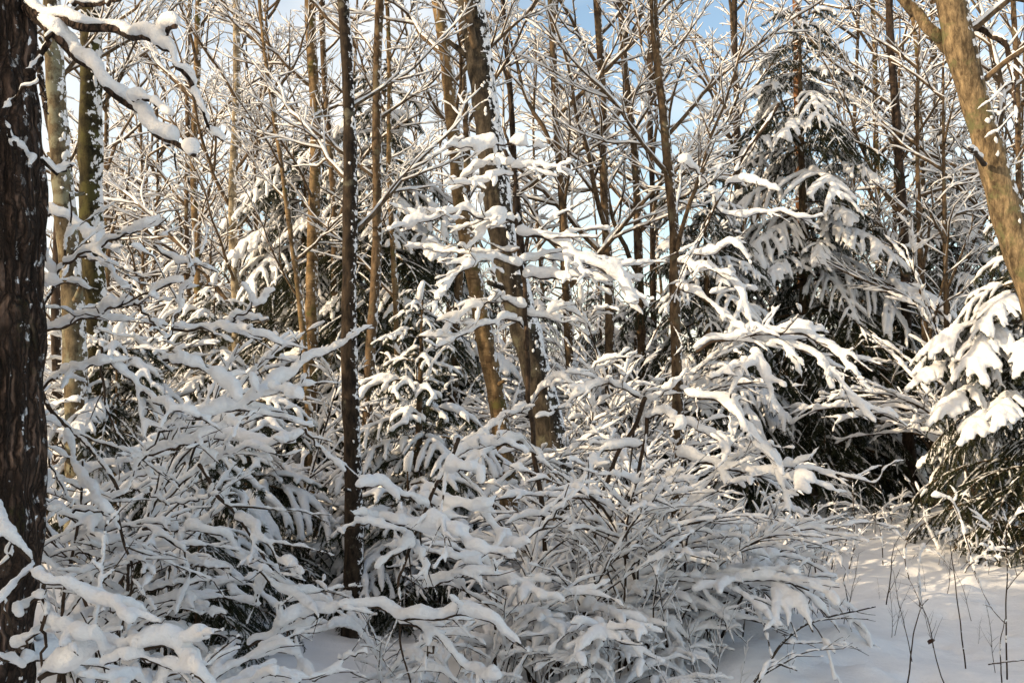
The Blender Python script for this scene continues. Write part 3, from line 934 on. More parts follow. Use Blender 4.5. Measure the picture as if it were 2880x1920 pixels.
# --- the oak's snow-laden boughs at the upper left corner
ob = oakB
for args in (
    ([(120, 10), (200, 45), (350, 80), (500, 105), (640, 135), (705, 150), (760, 115), (805, 80)], 3.35, 3.0, 0.020, 92, 0.0),
    ([(705, 150), (780, 220), (840, 310), (890, 390), (930, 490), (960, 560), (1022, 615)], 3.05, 2.95, 0.010, 62, 0.0),
    ([(140, 30), (200, 75), (270, 150), (330, 200), (420, 280), (500, 360), (600, 450), (680, 530), (740, 590), (800, 625), (885, 665)], 3.35, 2.9, 0.018, 98, 0.0),
    ([(720, 580), (770, 630), (800, 690), (808, 755)], 3.0, 2.95, 0.006, 46, 0.0),
    ([(600, 430), (680, 440), (780, 505)], 3.05, 2.9, 0.006, 60, 0.0),
    ([(130, 330), (190, 240), (225, 160), (265, 140)], 3.2, 3.25, 0.016, 42, 0.0),
    ([(-60, 560), (10, 510), (60, 440), (140, 380), (185, 335)], 3.0, 3.1, 0.010, 42, 0.0),
    ([(10, 520), (40, 590), (60, 650), (75, 700)], 3.0, 3.1, 0.008, 26, 0.0),
    ([(180, 330), (196, 420), (215, 510)], 3.1, 3.15, 0.006, 30, 0.0),
    ([(190, 715), (255, 775), (300, 765), (335, 735)], 3.15, 3.2, 0.006, 50, 0.0),
    ([(330, 0), (450, 6), (560, -15)], 3.3, 3.1, 0.010, 40, 0.0),
    ([(60, 640), (120, 690), (150, 735)], 3.05, 3.12, 0.007, 45, 0.0),
):
    part_branch(ob, oak, args[0], args[1], args[2], args[3], args[4], 700 + int(args[4]) + len(args[0]), crop=1, twigs=args[5], wood=M_OAK, name='bough')

# ------------------------------------------------------------------ spruces
def spruce(label, x, y, H, Rb, crown0=0.25, seed=1, whorl=0.26, per=6, bare_low=0.0, group=None, mat=None, name='spruce_tree', heavy=1.0, az=None, pads=0.35, pads_at=()):
    rng = np.random.RandomState(seed)
    base = np.array((x, y, gz(x, y) - 0.03))
    t = thing(name, label, 'spruce', base, 0, group)
    n = max(8, int(H / 0.25))
    z = np.linspace(0, H, n)
    P = np.stack([0.02 * np.sin(z * 1.3 + seed), 0.02 * np.cos(z + seed), z], -1)
    R = np.linspace(0.018 * H + 0.012, 0.006, n)
    link('trunk', trunk_mesh(P, R, 10, mat or M_BROWN, rng, 0.06), t)
    zz = crown0
    a0 = rng.uniform(0, 6)
    while zz < H - 0.10:
        f = (zz - crown0) / (H - crown0)
        ln = Rb * (1 - f) ** 0.62 * (0.75 + 0.25 * min(1, f / 0.12)) + 0.10
        m = per if ln > 0.35 else 4
        for k in range(m):
            aa = a0 + k * 2 * PI / m + rng.uniform(-0.3, 0.3)
            l = ln * rng.uniform(0.62, 1.28)
            if f < bare_low and rng.uniform() < 0.75:
                pr = BOUGHS['bare'][rng.randint(3)]
            elif 0.75 < l and rng.uniform() < pads:
                pr = BOUGHS['longpad'][rng.randint(3)] if l > 1.35 else BOUGHS['pad'][rng.randint(4)]
            elif l > 0.7 and rng.uniform() < 0.42:
                pr = BOUGHS['bare'][rng.randint(3)]
            elif l > 1.3:
                pr = BOUGHS['long'][rng.randint(4)]
            elif l > 0.68:
                pr = BOUGHS['mid'][rng.randint(3)]
            else:
                pr = BOUGHS['short'][rng.randint(2)]
            w, s, L = pr
            sc = l / L
            o = link('bough', w, t, (P[0][0], P[0][1], zz + rng.uniform(-0.13, 0.13)), aa, (sc, sc * rng.choice((-1, 1)), sc * rng.uniform(0.8, 1.25)))
            link('snow', s, o)
        a0 += 0.7
        zz += whorl * rng.uniform(0.8, 1.2) * (1.0 if H > 3 else 0.8)
    for (px, py, dd) in pads_at:                          # big snow-laden boughs at the places where the photograph shows them
        q = W(px * KD, py * KD, dd) - base
        reach = math.hypot(q[0], q[1])
        k = rng.randint(3)
        w, s, L = BOUGHS['longpad' if reach > 1.15 else 'pad'][k]
        sc = reach / (0.84 * L)
        o = link('bough', w, t, (0, 0, q[2] + reach * (0.20 + 0.07 * k)), math.atan2(q[1], q[0]), (sc, sc, sc * 0.9))
        link('snow', s, o)
    # leader with its cap of snow
    cp = snow_tube(np.array([[0, 0, H - 0.12], [0.01, 0, H - 0.04], [0.03, 0, H + 0.02]]), np.full(3, 0.006), 0.05, rng, 7, steep=0.9)
    link('snow_cap', make_mesh('snow_cap', [cp], [M_SNOW]), t)
    return t

def at(px, d):
    """ground x of photo column px at distance d"""
    return (px - 1440) / 2800 * d

spruce('main tall spruce with hanging snow pads right of the middle', at(2265, 15.2), 15.2, 7.7, 2.7, 0.5, 41, 0.40, 6, 0.35, pads=0.40, pads_at=((1800, 300, 14.2), (1890, 600, 13.9), (1940, 530, 14.2), (1770, 650, 13.9), (1690, 640, 14.2), (1990, 740, 14.2)))
spruce('broad spruce reaching in at the edge with big sunlit snow pads', 5.1, 9.8, 3.5, 1.7, 0.15, 42, 0.25, 6, 0.42, pads=0.40, pads_at=((2115, 870, 9.5), (2170, 945, 9.1), (2240, 990, 8.9), (2310, 960, 8.8), (2345, 850, 8.8), (2230, 830, 9.1), (2140, 790, 9.5), (2260, 735, 9.2)))
spruce('shorter spruce behind the gently curving brown trunk', at(1990, 13.6), 13.6, 4.9, 1.7, 0.4, 43, 0.28, 6, 0.3)
spruce('spruce standing between the tall dark pole and the sunlit leaning trunk', at(2660, 17), 17.0, 6.1, 2.0, 0.4, 44, 0.30, 6, 0.3)
spruce('sunlit tall spruce behind the warm brown trunk', at(1060, 12.8), 12.8, 6.1, 2.2, 0.4, 45, 0.32, 6, 0.2, pads=0.3)
spruce('sunlit spruce behind the straight smooth tan trunk', at(850, 13.4), 13.4, 5.4, 2.2, 0.4, 46, 0.32, 6, 0.2, pads=0.3)
spruce('low dark spruce at the foot of the birch', at(600, 11.5), 11.5, 2.9, 1.3, 0.2, 47, 0.26, 6, 0.6)
spruce('small slim spruce sapling with tiered snow left of the curved tan trunk', at(1182, 8.2), 8.2, 2.55, 0.85, 0.3, 48, 0.24, 5, 0.0, name='spruce_sapling')
spruce('low snow-buried spruce at the foot of the near slender trunk', at(700, 7.6), 7.6, 1.7, 1.05, 0.1, 49, 0.22, 6, 0.35, name='young_spruce')
spruce('young spruce drooping under snow over the dark hollow', at(520, 6.3), 6.3, 1.45, 0.95, 0.05, 50, 0.20, 6, 0.35, name='young_spruce')
spruce('dark little spruce in the hollow at the lower left', at(560, 5.6), 5.6, 1.0, 0.8, 0.05, 57, 0.18, 6, 0.8, name='young_spruce')
spruce('young spruce behind the left thicket, below the mossy trunk', at(330, 8.4), 8.4, 2.0, 1.2, 0.1, 51, 0.22, 6, 0.3, name='young_spruce')
spruce('rounded young spruce under the central thicket, left of the leaning trunk', at(1150, 7.4), 7.4, 1.25, 0.9, 0.05, 52, 0.2, 6, 0.3, name='young_spruce')
spruce('dark spruce in shade right of the leaning trunk foot', at(1790, 15.5), 15.5, 3.2, 1.5, 0.2, 53, 0.28, 6, 0.55)
spruce('dark spruce in the deep shade under the main spruce', at(2430, 18.5), 18.5, 5.2, 2.1, 0.3, 54, 0.32, 6, 0.8)
spruce('far bluish spruce left of the birch', at(520, 24), 24.0, 6.2, 2.2, 0.3, 55, 0.4, 6, 0.5)
spruce('far bluish spruce behind the hanging oak boughs', at(320, 30), 30.0, 9.2, 2.6, 0.3, 56, 0.45, 6, 0.5)
spruce('far dark spruce in the gap right of the leaning trunk', at(1500, 22), 22.0, 4.4, 1.9, 0.3, 70, 0.42, 6, 0.6)
spruce('far dark spruce between the curved and the leaning trunk', at(1340, 24), 24.0, 4.0, 1.8, 0.3, 71, 0.42, 6, 0.6)
spruce('far dark spruce behind the forking brown trunk', at(1690, 23), 23.0, 4.6, 2.0, 0.3, 72, 0.42, 6, 0.6)
spruce('far spruce low behind the birch', at(690, 21), 21.0, 4.2, 1.9, 0.3, 73, 0.42, 6, 0.6)
spruce('far spruce low behind the lichen grey trunk', at(190, 20), 20.0, 4.4, 1.9, 0.3, 74, 0.42, 6, 0.6)
# the row of spruces left of the path, outside the frame, that throws the foreground into shade
for k, (x, y, H) in enumerate(((-7.0, -3.4, 6.2), (-6.6, -1.2, 5.8), (-7.4, 0.4, 5.4), (-6.7, 1.7, 4.6), (-7.9, 2.7, 4.6), (-7.1, 3.3, 4.8), (-8.2, 4.2, 4.7), (-9.8, 0.9, 6.2))):
    spruce('dense spruce in the shading row left of the path', x, y, H, 2.4, 0.2, 60 + k, 0.36, 6, 0.3, 'spruces in the row left of the path')

# ------------------------------------------------------------------ snow-laden shrubs traced from the photograph
def traced_shrub(name, label, cat, base_px, d, rows, seed, wood=None):
    bx, by = at(base_px, d), d
    base = np.array((bx, by, gz(bx, by) - 0.02))
    t = thing(name, label, cat, base)
    for i, row in enumerate(rows):
        crop, pts, d0, d1, r0, thick, tw = row[:7]
        kw = row[7] if len(row) > 7 else {}
        part_branch(base, t, pts, d0, d1, r0, thick, seed * 100 + i, crop=crop, twigs=tw, wood=wood, **kw)
    return t

ST = dict(name='stem', steep=0.22, cover=0.75)
traced_shrub('snowy_shrub', 'nearest shrub at the lower left corner under fat rolls of snow', 'shrub', 130, 2.7, [
    (4, [(-40, 720), (0, 785), (60, 885), (150, 985), (200, 1060), (330, 1095), (450, 1155), (625, 1240)], 2.75, 2.5, 0.008, 92, 0.4),
    (4, [(80, 1235), (120, 1190), (215, 1130)], 2.6, 2.6, 0.005, 68, 0.0),
    (4, [(200, 1110), (205, 1300), (185, 1600)], 2.6, 2.65, 0.006, 34, 0.0, ST),
    (4, [(195, 1250), (300, 1300), (420, 1335), (520, 1405)], 2.6, 2.5, 0.006, 78, 0.5),
    (4, [(190, 1520), (330, 1440), (500, 1370), (640, 1370), (760, 1355), (860, 1440), (920, 1510), (1000, 1600)], 2.6, 2.4, 0.007, 98, 0.4),
    (4, [(490, 1445), (600, 1425), (720, 1455), (840, 1490)], 2.5, 2.45, 0.005, 60, 0.5),
    (4, [(0, 1150), (50, 1300), (100, 1560)], 2.7, 2.75, 0.005, 26, 0.0, ST),
    (4, [(80, 1395), (150, 1330), (205, 1285)], 2.65, 2.65, 0.004, 72, 0.0),
    (4, [(-20, 1415), (100, 1465)], 2.6, 2.6, 0.004, 66, 0.0),
    (4, [(690, 1600), (770, 1500), (850, 1480), (930, 1520)], 2.5, 2.5, 0.005, 96, 0.0),
    (4, [(0, 1020), (40, 960), (60, 880)], 2.75, 2.75, 0.005, 50, 0.0),
], 11)
traced_shrub('snowy_shrub', 'left shrub with long crossing snow-covered branches before the oak and mossy trunk', 'shrub', 250, 4.2, [
    (1, [(150, 1600), (190, 1440), (240, 1310), (290, 1190), (310, 1080), (328, 880)], 4.0, 3.9, 0.008, 24, 0.4, ST),
    (1, [(290, 1190), (400, 1140), (520, 1080), (640, 1030), (745, 970)], 3.9, 3.6, 0.006, 62, 0.5),
    (1, [(138, 1050), (190, 1130), (240, 1235)], 3.8, 3.9, 0.005, 48, 0.0),
    (1, [(-20, 1260), (70, 1340), (165, 1430)], 3.7, 3.95, 0.006, 62, 0.4),
    (1, [(175, 1515), (300, 1470), (420, 1430), (560, 1370), (700, 1310), (830, 1270)], 4.0, 3.6, 0.007, 70, 0.7),
    (1, [(140, 1290), (260, 1290), (340, 1285), (405, 1315)], 3.95, 3.8, 0.005, 46, 0.3),
    (1, [(620, 1375), (680, 1440), (765, 1545)], 3.8, 3.7, 0.006, 40, 0.5),
    (1, [(765, 1550), (820, 1420), (835, 1340), (900, 1220), (960, 1015)], 3.8, 3.7, 0.006, 40, 0.6, ST),
    (1, [(700, 1105), (800, 1180), (900, 1195), (1000, 1235)], 3.75, 3.7, 0.005, 50, 0.3),
    (1, [(1065, 1470), (1090, 1430), (1160, 1400), (1260, 1310)], 4.2, 4.0, 0.005, 60, 0.4),
    (1, [(1075, 1450), (1225, 1455)], 4.2, 4.1, 0.004, 48, 0.0),
    (1, [(800, 1500), (950, 1490), (1120, 1500), (1290, 1560)], 4.1, 3.9, 0.006, 56, 0.7),
    (1, [(370, 1160), (480, 1200), (540, 1270), (590, 1330)], 4.0, 3.8, 0.005, 44, 0.3),
    (1, [(200, 960), (270, 965), (330, 990), (400, 1060), (450, 1090)], 4.4, 4.3, 0.006, 70, 0.4),
    (4, [(150, 0), (130, 110), (190, 200), (215, 260), (240, 310), (330, 410), (430, 500), (510, 590), (540, 680), (537, 780), (570, 900), (605, 1010), (600, 1120), (560, 1320), (555, 1400)], 3.95, 4.2, 0.010, 26, 0.3, ST),
    (4, [(20, 285), (100, 330), (200, 350), (275, 372)], 3.6, 3.9, 0.005, 44, 0.3),
    (4, [(190, 200), (260, 140), (380, 100), (510, 72)], 3.95, 3.7, 0.006, 62, 0.5),
    (4, [(500, 70), (600, 150), (700, 240), (800, 290), (905, 320)], 3.8, 3.6, 0.006, 66, 0.5),
    (4, [(900, 325), (1020, 300), (1120, 270), (1180, 235), (1290, 160), (1400, 80), (1580, -15)], 3.9, 4.2, 0.008, 66, 0.6),
    (4, [(750, 60), (880, 90), (980, 130), (1100, 235)], 3.9, 3.8, 0.006, 72, 0.3),
    (4, [(1240, 195), (1310, 215), (1390, 245)], 3.95, 3.9, 0.004, 54, 0.0),
    (4, [(1150, 130), (1180, 210)], 3.95, 3.95, 0.004, 50, 0.0),
    (4, [(680, 500), (800, 470), (900, 440), (1020, 370), (1105, 360)], 3.9, 3.7, 0.006, 56, 0.7),
    (4, [(640, 545), (690, 470), (740, 400), (825, 330)], 3.9, 3.7, 0.006, 48, 0.5),
    (4, [(310, 390), (350, 560), (400, 640), (470, 740), (502, 775)], 3.9, 3.6, 0.005, 54, 0.3),
    (4, [(208, 490), (250, 590), (310, 700), (335, 745)], 3.7, 3.8, 0.004, 32, 0.4),
    (4, [(60, 765), (200, 735), (305, 698)], 3.5, 3.8, 0.003, 10, 0.0),
    (4, [(330, 760), (440, 760), (535, 805)], 3.9, 4.0, 0.005, 48, 0.4),
    (4, [(440, 700), (540, 700), (640, 600), (720, 610)], 4.0, 3.8, 0.005, 44, 0.4),
], 12)
traced_shrub('snowy_shrub', 'shrub with two dark slanting stems and bowed branches above the dark hollow', 'shrub', 560, 4.9, [
    (4, [(460, -20), (470, 150), (500, 330), (560, 430), (645, 540)], 4.6, 4.7, 0.008, 30, 0.4, ST),
    (4, [(910, 560), (1000, 690), (1080, 780), (1150, 880), (1220, 990), (1290, 1130), (1330, 1400)], 4.6, 4.9, 0.010, 26, 0.4, ST),
    (4, [(910, 430), (1060, 420), (1200, 450), (1320, 430), (1400, 400)], 4.7, 4.5, 0.007, 74, 0.6),
    (4, [(1400, 395), (1470, 480), (1580, 580)], 4.6, 4.6, 0.006, 30, 0.5),
    (4, [(760, 730), (880, 720), (1010, 680)], 4.7, 4.5, 0.005, 40, 0.5),
    (4, [(615, 645), (700, 690), (770, 730)], 4.6, 4.6, 0.005, 50, 0.0),
    (4, [(770, 700), (850, 620), (960, 540), (1060, 490), (1180, 470), (1265, 505)], 4.8, 4.5, 0.006, 50, 0.8),
    (4, [(655, 840), (800, 840), (940, 850), (1040, 870), (1100, 960), (1200, 1040), (1290, 1120), (1450, 1205)], 4.6, 4.4, 0.007, 64, 0.5),
    (4, [(1085, 785), (1160, 830), (1210, 890), (1280, 980), (1395, 1050)], 4.7, 4.4, 0.006, 56, 0.5),
    (4, [(670, 1130), (800, 1100), (945, 1080)], 4.5, 4.4, 0.005, 52, 0.5),
    (4, [(540, 1190), (640, 1110), (690, 1080)], 4.6, 4.5, 0.005, 40, 0.3),
    (4, [(670, 830), (760, 880), (850, 950), (860, 1080), (800, 1230)], 4.5, 4.3, 0.006, 66, 0.5),
    (4, [(850, 1000), (960, 1020), (1050, 1030), (1055, 1060)], 4.5, 4.4, 0.005, 46, 0.3),
    (4, [(290, 900), (380, 880), (460, 910), (560, 890)], 4.6, 4.5, 0.005, 60, 0.5),
    (4, [(300, 960), (420, 960), (520, 1010), (560, 960)], 4.7, 4.5, 0.005, 44, 0.5),
    (4, [(820, 1210), (940, 1220), (1040, 1240)], 4.5, 4.4, 0.005, 44, 0.4),
    (4, [(1180, 1200), (1185, 1110), (1240, 1060), (1400, 1150)], 4.7, 4.6, 0.005, 46, 0.3),
    (4, [(420, 1050), (330, 1080), (160, 940), (165, 830)], 4.4, 4.3, 0.004, 40, 0.3),
    (4, [(620, 1320), (700, 1260), (830, 1200)], 4.5, 4.4, 0.005, 38, 0.5),
], 13)
traced_shrub('snowy_shrub', 'bent sapling with broad snow wings in front of the near slender trunk foot', 'shrub', 1130, 4.9, [
    (5, [(545, 435), (500, 520), (440, 640), (400, 740), (330, 880), (290, 1020), (260, 1110), (270, 1250), (280, 1400), (310, 1540), (320, 1600)], 4.5, 4.7, 0.010, 30, 0.4, ST),
    (5, [(80, 640), (180, 630), (240, 665), (320, 690), (400, 735)], 4.3, 4.5, 0.006, 84, 0.4),
    (5, [(490, 570), (560, 565), (620, 575), (650, 625)], 4.5, 4.4, 0.005, 66, 0.3),
    (5, [(510, 520), (560, 480), (640, 460), (760, 450), (850, 490)], 4.7, 4.6, 0.006, 66, 0.6),
    (5, [(40, 775), (170, 800), (250, 850), (335, 885)], 4.3, 4.6, 0.005, 30, 0.3),
    (5, [(165, 785), (330, 810), (450, 820), (560, 880), (655, 945)], 4.4, 4.2, 0.006, 94, 0.4),
    (5, [(325, 895), (380, 990), (395, 1125)], 4.6, 4.4, 0.005, 66, 0.3),
    (5, [(165, 1015), (280, 940), (335, 885)], 4.4, 4.6, 0.005, 52, 0.3),
    (5, [(-20, 855), (100, 815), (205, 830)], 4.3, 4.3, 0.005, 62, 0.3),
    (4, [(1140, 1360), (1240, 1330), (1330, 1250), (1420, 1225), (1580, 1195)], 4.4, 4.4, 0.007, 84, 0.5),
    (5, [(-10, 1200), (120, 1190), (260, 1235), (360, 1250), (480, 1240), (600, 1230), (700, 1270), (790, 1350)], 4.4, 4.2, 0.007, 74, 0.5),
    (5, [(275, 1265), (430, 1320), (500, 1400), (600, 1490), (720, 1530)], 4.5, 4.3, 0.007, 68, 0.3),
    (5, [(430, 1390), (380, 1450), (365, 1540)], 4.5, 4.5, 0.006, 40, 0.2),
    (4, [(1200, 1390), (1300, 1370), (1380, 1450), (1450, 1530), (1580, 1450)], 4.3, 4.2, 0.006, 66, 0.4),
    (5, [(-10, 1445), (60, 1420), (125, 1408)], 4.3, 4.3, 0.005, 48, 0.2),
    (5, [(360, 700), (420, 720), (520, 730), (640, 745), (720, 690)], 4.8, 4.7, 0.006, 66, 0.5),
    (5, [(380, 1110), (500, 1070), (600, 1040), (720, 1040)], 4.7, 4.5, 0.006, 66, 0.6),
    (5, [(860, 880), (940, 820), (1020, 720), (1040, 640)], 4.9, 4.8, 0.006, 54, 0.3),
    (5, [(640, 760), (720, 860), (790, 920), (860, 900)], 4.9, 4.6, 0.006, 60, 0.5),
    (5, [(500, 960), (620, 1000), (690, 1040), (750, 960)], 4.6, 4.5, 0.006, 70, 0.5),
], 14)
traced_shrub('sapling', 'slender sapling with tier upon tier of snow-heavy side branches before the leaning trunk', 'sapling', 1535, 6.6, [
    (2, [(755, 690), (795, 800), (800, 1000), (820, 1160), (845, 1380), (850, 1600)], 6.4, 6.45, 0.012, 12, 0.0, dict(name='stem', steep=0.1, cover=0.3, taper=1.2)),
    (5, [(850, -10), (862, 260), (880, 430), (900, 620), (925, 760), (935, 1000)], 6.45, 6.6, 0.015, 12, 0.0, dict(name='stem', steep=0.1, cover=0.3, taper=1.2)),
    (2, [(780, 640), (700, 645), (600, 655), (480, 655)], 6.4, 6.1, 0.006, 64, 1.0),
    (2, [(780, 640), (860, 650), (925, 662)], 6.4, 6.5, 0.006, 62, 0.5),
    (2, [(785, 745), (700, 720), (620, 760), (548, 812)], 6.4, 6.6, 0.006, 54, 1.0),
    (2, [(790, 785), (700, 795), (620, 830), (475, 826)], 6.4, 6.1, 0.006, 46, 1.0),
    (2, [(790, 755), (880, 740), (960, 755), (1045, 735)], 6.4, 6.2, 0.006, 62, 1.0),
    (2, [(700, 650), (715, 745)], 6.3, 6.2, 0.004, 44, 0.0),
    (2, [(880, 740), (918, 805)], 6.3, 6.2, 0.004, 50, 0.0),
    (2, [(690, 780), (702, 845)], 6.3, 6.2, 0.004, 40, 0.0),
    (2, [(800, 1010), (740, 985), (650, 985), (560, 950), (450, 980), (288, 1022)], 6.4, 6.0, 0.008, 54, 1.0),
    (2, [(810, 1050), (920, 1070), (1020, 1110), (1080, 1170), (1200, 1215), (1290, 1280), (1345, 1375)], 6.4, 6.0, 0.009, 66, 1.0),
    (2, [(800, 1000), (690, 1010), (640, 1065), (585, 1135)], 6.4, 6.2, 0.006, 58, 1.0),
    (2, [(820, 1130), (700, 1150), (560, 1150), (480, 1130), (365, 1122)], 6.4, 6.7, 0.007, 50, 1.0),
    (2, [(830, 1180), (950, 1170), (1060, 1190), (1185, 1215)], 6.45, 6.8, 0.007, 54, 1.0),
    (2, [(822, 1200), (700, 1170), (600, 1200), (520, 1260), (445, 1355)], 6.4, 6.0, 0.007, 60, 1.0),
    (2, [(840, 1250), (980, 1260), (1100, 1250), (1235, 1275)], 6.45, 6.2, 0.007, 58, 1.0),
    (2, [(842, 1395), (740, 1365), (640, 1380), (540, 1430), (475, 1505)], 6.45, 6.1, 0.007, 56, 1.0),
    (2, [(850, 1490), (780, 1450), (680, 1470), (560, 1520), (430, 1590)], 6.45, 6.0, 0.007, 50, 1.0),
    (2, [(846, 1420), (920, 1440), (1000, 1400), (1090, 1430)], 6.45, 6.6, 0.007, 50, 1.0),
    (5, [(862, 280), (940, 190), (1020, 150), (1080, 240)], 6.5, 6.2, 0.006, 52, 1.0),
    (5, [(865, 300), (780, 320), (700, 370), (600, 450)], 6.5, 6.2, 0.006, 46, 1.0),
    (5, [(885, 480), (940, 540), (980, 620), (1100, 810)], 6.5, 6.3, 0.006, 30, 0.5),
    (5, [(890, 500), (800, 440), (700, 470), (560, 560)], 6.5, 6.1, 0.006, 50, 1.0),
], 15)
traced_shrub('hazel_shrub', 'tall many-stemmed hazel with arching snow-laden rods right of the leaning trunk', 'shrub', 1765, 6.6, [
    (5, [(1400, 250), (1370, 330), (1300, 460), (1230, 600), (1180, 760), (1160, 900), (1150, 1060), (1150, 1150)], 6.3, 6.5, 0.016, 18, 0.3, ST),
    (5, [(1410, 330), (1380, 530), (1350, 700), (1330, 870), (1300, 1080), (1290, 1200)], 6.4, 6.6, 0.014, 16, 0.2, ST),
    (5, [(1590, 850), (1500, 1010), (1430, 1110), (1390, 1180)], 6.0, 6.3, 0.009, 16, 0.2, ST),
    (3, [(440, 470), (330, 640), (210, 830), (150, 950), (60, 1130), (0, 1280), (-80, 1420), (-160, 1600)], 6.2, 6.4, 0.010, 22, 0.5, ST),
    (3, [(0, 720), (80, 780), (130, 850), (162, 935)], 6.1, 6.3, 0.006, 66, 0.4),
    (3, [(150, 940), (250, 980), (430, 960), (560, 990), (640, 972)], 6.3, 6.1, 0.006, 44, 0.4),
    (3, [(205, 830), (300, 820), (440, 862)], 6.3, 6.1, 0.005, 50, 0.3),
    (3, [(60, 1150), (140, 1150), (230, 1100), (300, 1170)], 6.3, 6.0, 0.006, 50, 0.6),
    (3, [(-20, 1180), (60, 1210), (160, 1230), (260, 1310), (320, 1500)], 6.4, 6.1, 0.008, 64, 0.6),
    (3, [(-30, 1300), (80, 1340), (160, 1400), (240, 1470), (300, 1510)], 6.4, 6.1, 0.008, 60, 0.6),
    (6, [(60, 20), (150, -20), (300, -45), (420, -60), (560, -50), (660, 0), (730, 70), (790, 120), (832, 192)], 6.2, 5.8, 0.010, 62, 0.7),
    (6, [(300, -40), (460, 0), (560, 20), (640, 80), (720, 170), (780, 250), (882, 345)], 6.2, 5.7, 0.008, 58, 0.5),
    (6, [(320, 20), (350, 60), (390, 160), (432, 305)], 6.1, 5.9, 0.006, 78, 0.4),
    (6, [(480, 20), (520, 90), (545, 150)], 6.0, 5.9, 0.005, 50, 0.0),
    (6, [(620, 60), (660, 130), (690, 205)], 5.9, 5.8, 0.005, 52, 0.0),
    (6, [(130, 155), (250, 100), (330, 50)], 6.0, 6.1, 0.006, 50, 0.5),
    (6, [(215, 230), (250, 150), (290, 90)], 6.0, 6.1, 0.005, 72, 0.3),
    (6, [(-10, 200), (80, 240), (200, 260), (290, 360), (340, 450), (445, 545)], 6.3, 5.9, 0.008, 62, 0.7),
    (6, [(-10, 345), (100, 400), (180, 440), (205, 495)], 6.3, 6.1, 0.007, 58, 0.6),
    (6, [(-10, 505), (150, 540), (300, 580), (440, 590), (605, 622)], 6.3, 5.9, 0.009, 72, 0.7),
    (6, [(320, 490), (400, 500), (480, 560), (590, 512)], 6.2, 5.9, 0.006, 50, 0.4),
    (6, [(440, 560), (600, 580), (760, 610), (885, 632), (930, 560)], 6.1, 5.9, 0.006, 36, 0.4),
    (6, [(60, 240), (70, 345), (68, 445)], 6.2, 6.1, 0.004, 40, 0.0),
    (6, [(210, 300), (225, 420)], 6.2, 6.1, 0.004, 40, 0.0),
    (5, [(1380, 455), (1260, 470), (1180, 500), (1130, 590), (1085, 690)], 6.3, 5.9, 0.007, 60, 0.5),
    (5, [(1350, 670), (1440, 630), (1568, 585)], 6.4, 6.1, 0.006, 52, 0.4),
    (5, [(1370, 240), (1250, 180), (1160, 190), (1000, 290)], 6.4, 6.1, 0.007, 56, 0.8),
    (5, [(1400, 270), (1500, 200), (1568, 140)], 6.4, 6.2, 0.007, 56, 0.7),
    (5, [(1400, 330), (1500, 310), (1568, 380)], 6.4, 6.1, 0.007, 62, 0.7),
], 16)

# ------------------------------------------------------------------ shrubs assembled from stems
def shrub(label, x, y, n, size, seed, ups=0, group=None, name='snowy_shrub', spread=0.22, cat='shrub', az=None):
    rng = np.random.RandomState(seed)
    t = thing(name, label, cat, (x, y, gz(x, y) - 0.04), 0, group)
    for k in range(n):
        sc = size * rng.uniform(0.65, 1.15)
        if sc < 0.85:
            w, s = CANES_SMALL[rng.randint(len(CANES_SMALL))]
            sc *= 1.8 / 1.05
        else:
            w, s = CANES[rng.randint(len(CANES))]
        a = k * 2.4 + rng.uniform(-0.4, 0.4) if az is None else az + rng.normal() * 0.9
        o = link('stem', w, t, (rng.normal() * spread * 0.5, rng.normal() * spread * 0.5, 0), a, (sc, sc * rng.choice((-1, 1)), sc * rng.uniform(0.85, 1.15)))
        link('snow', s, o)
    for k in range(ups):
        w, s = UPRIGHTS[rng.randint(len(UPRIGHTS))]
        sc = size * rng.uniform(0.5, 1.0)
        o = link('stem', w, t, (rng.normal() * spread, rng.normal() * spread, 0), rng.uniform(0, 6.28), sc)
        link('snow', s, o)
    return t

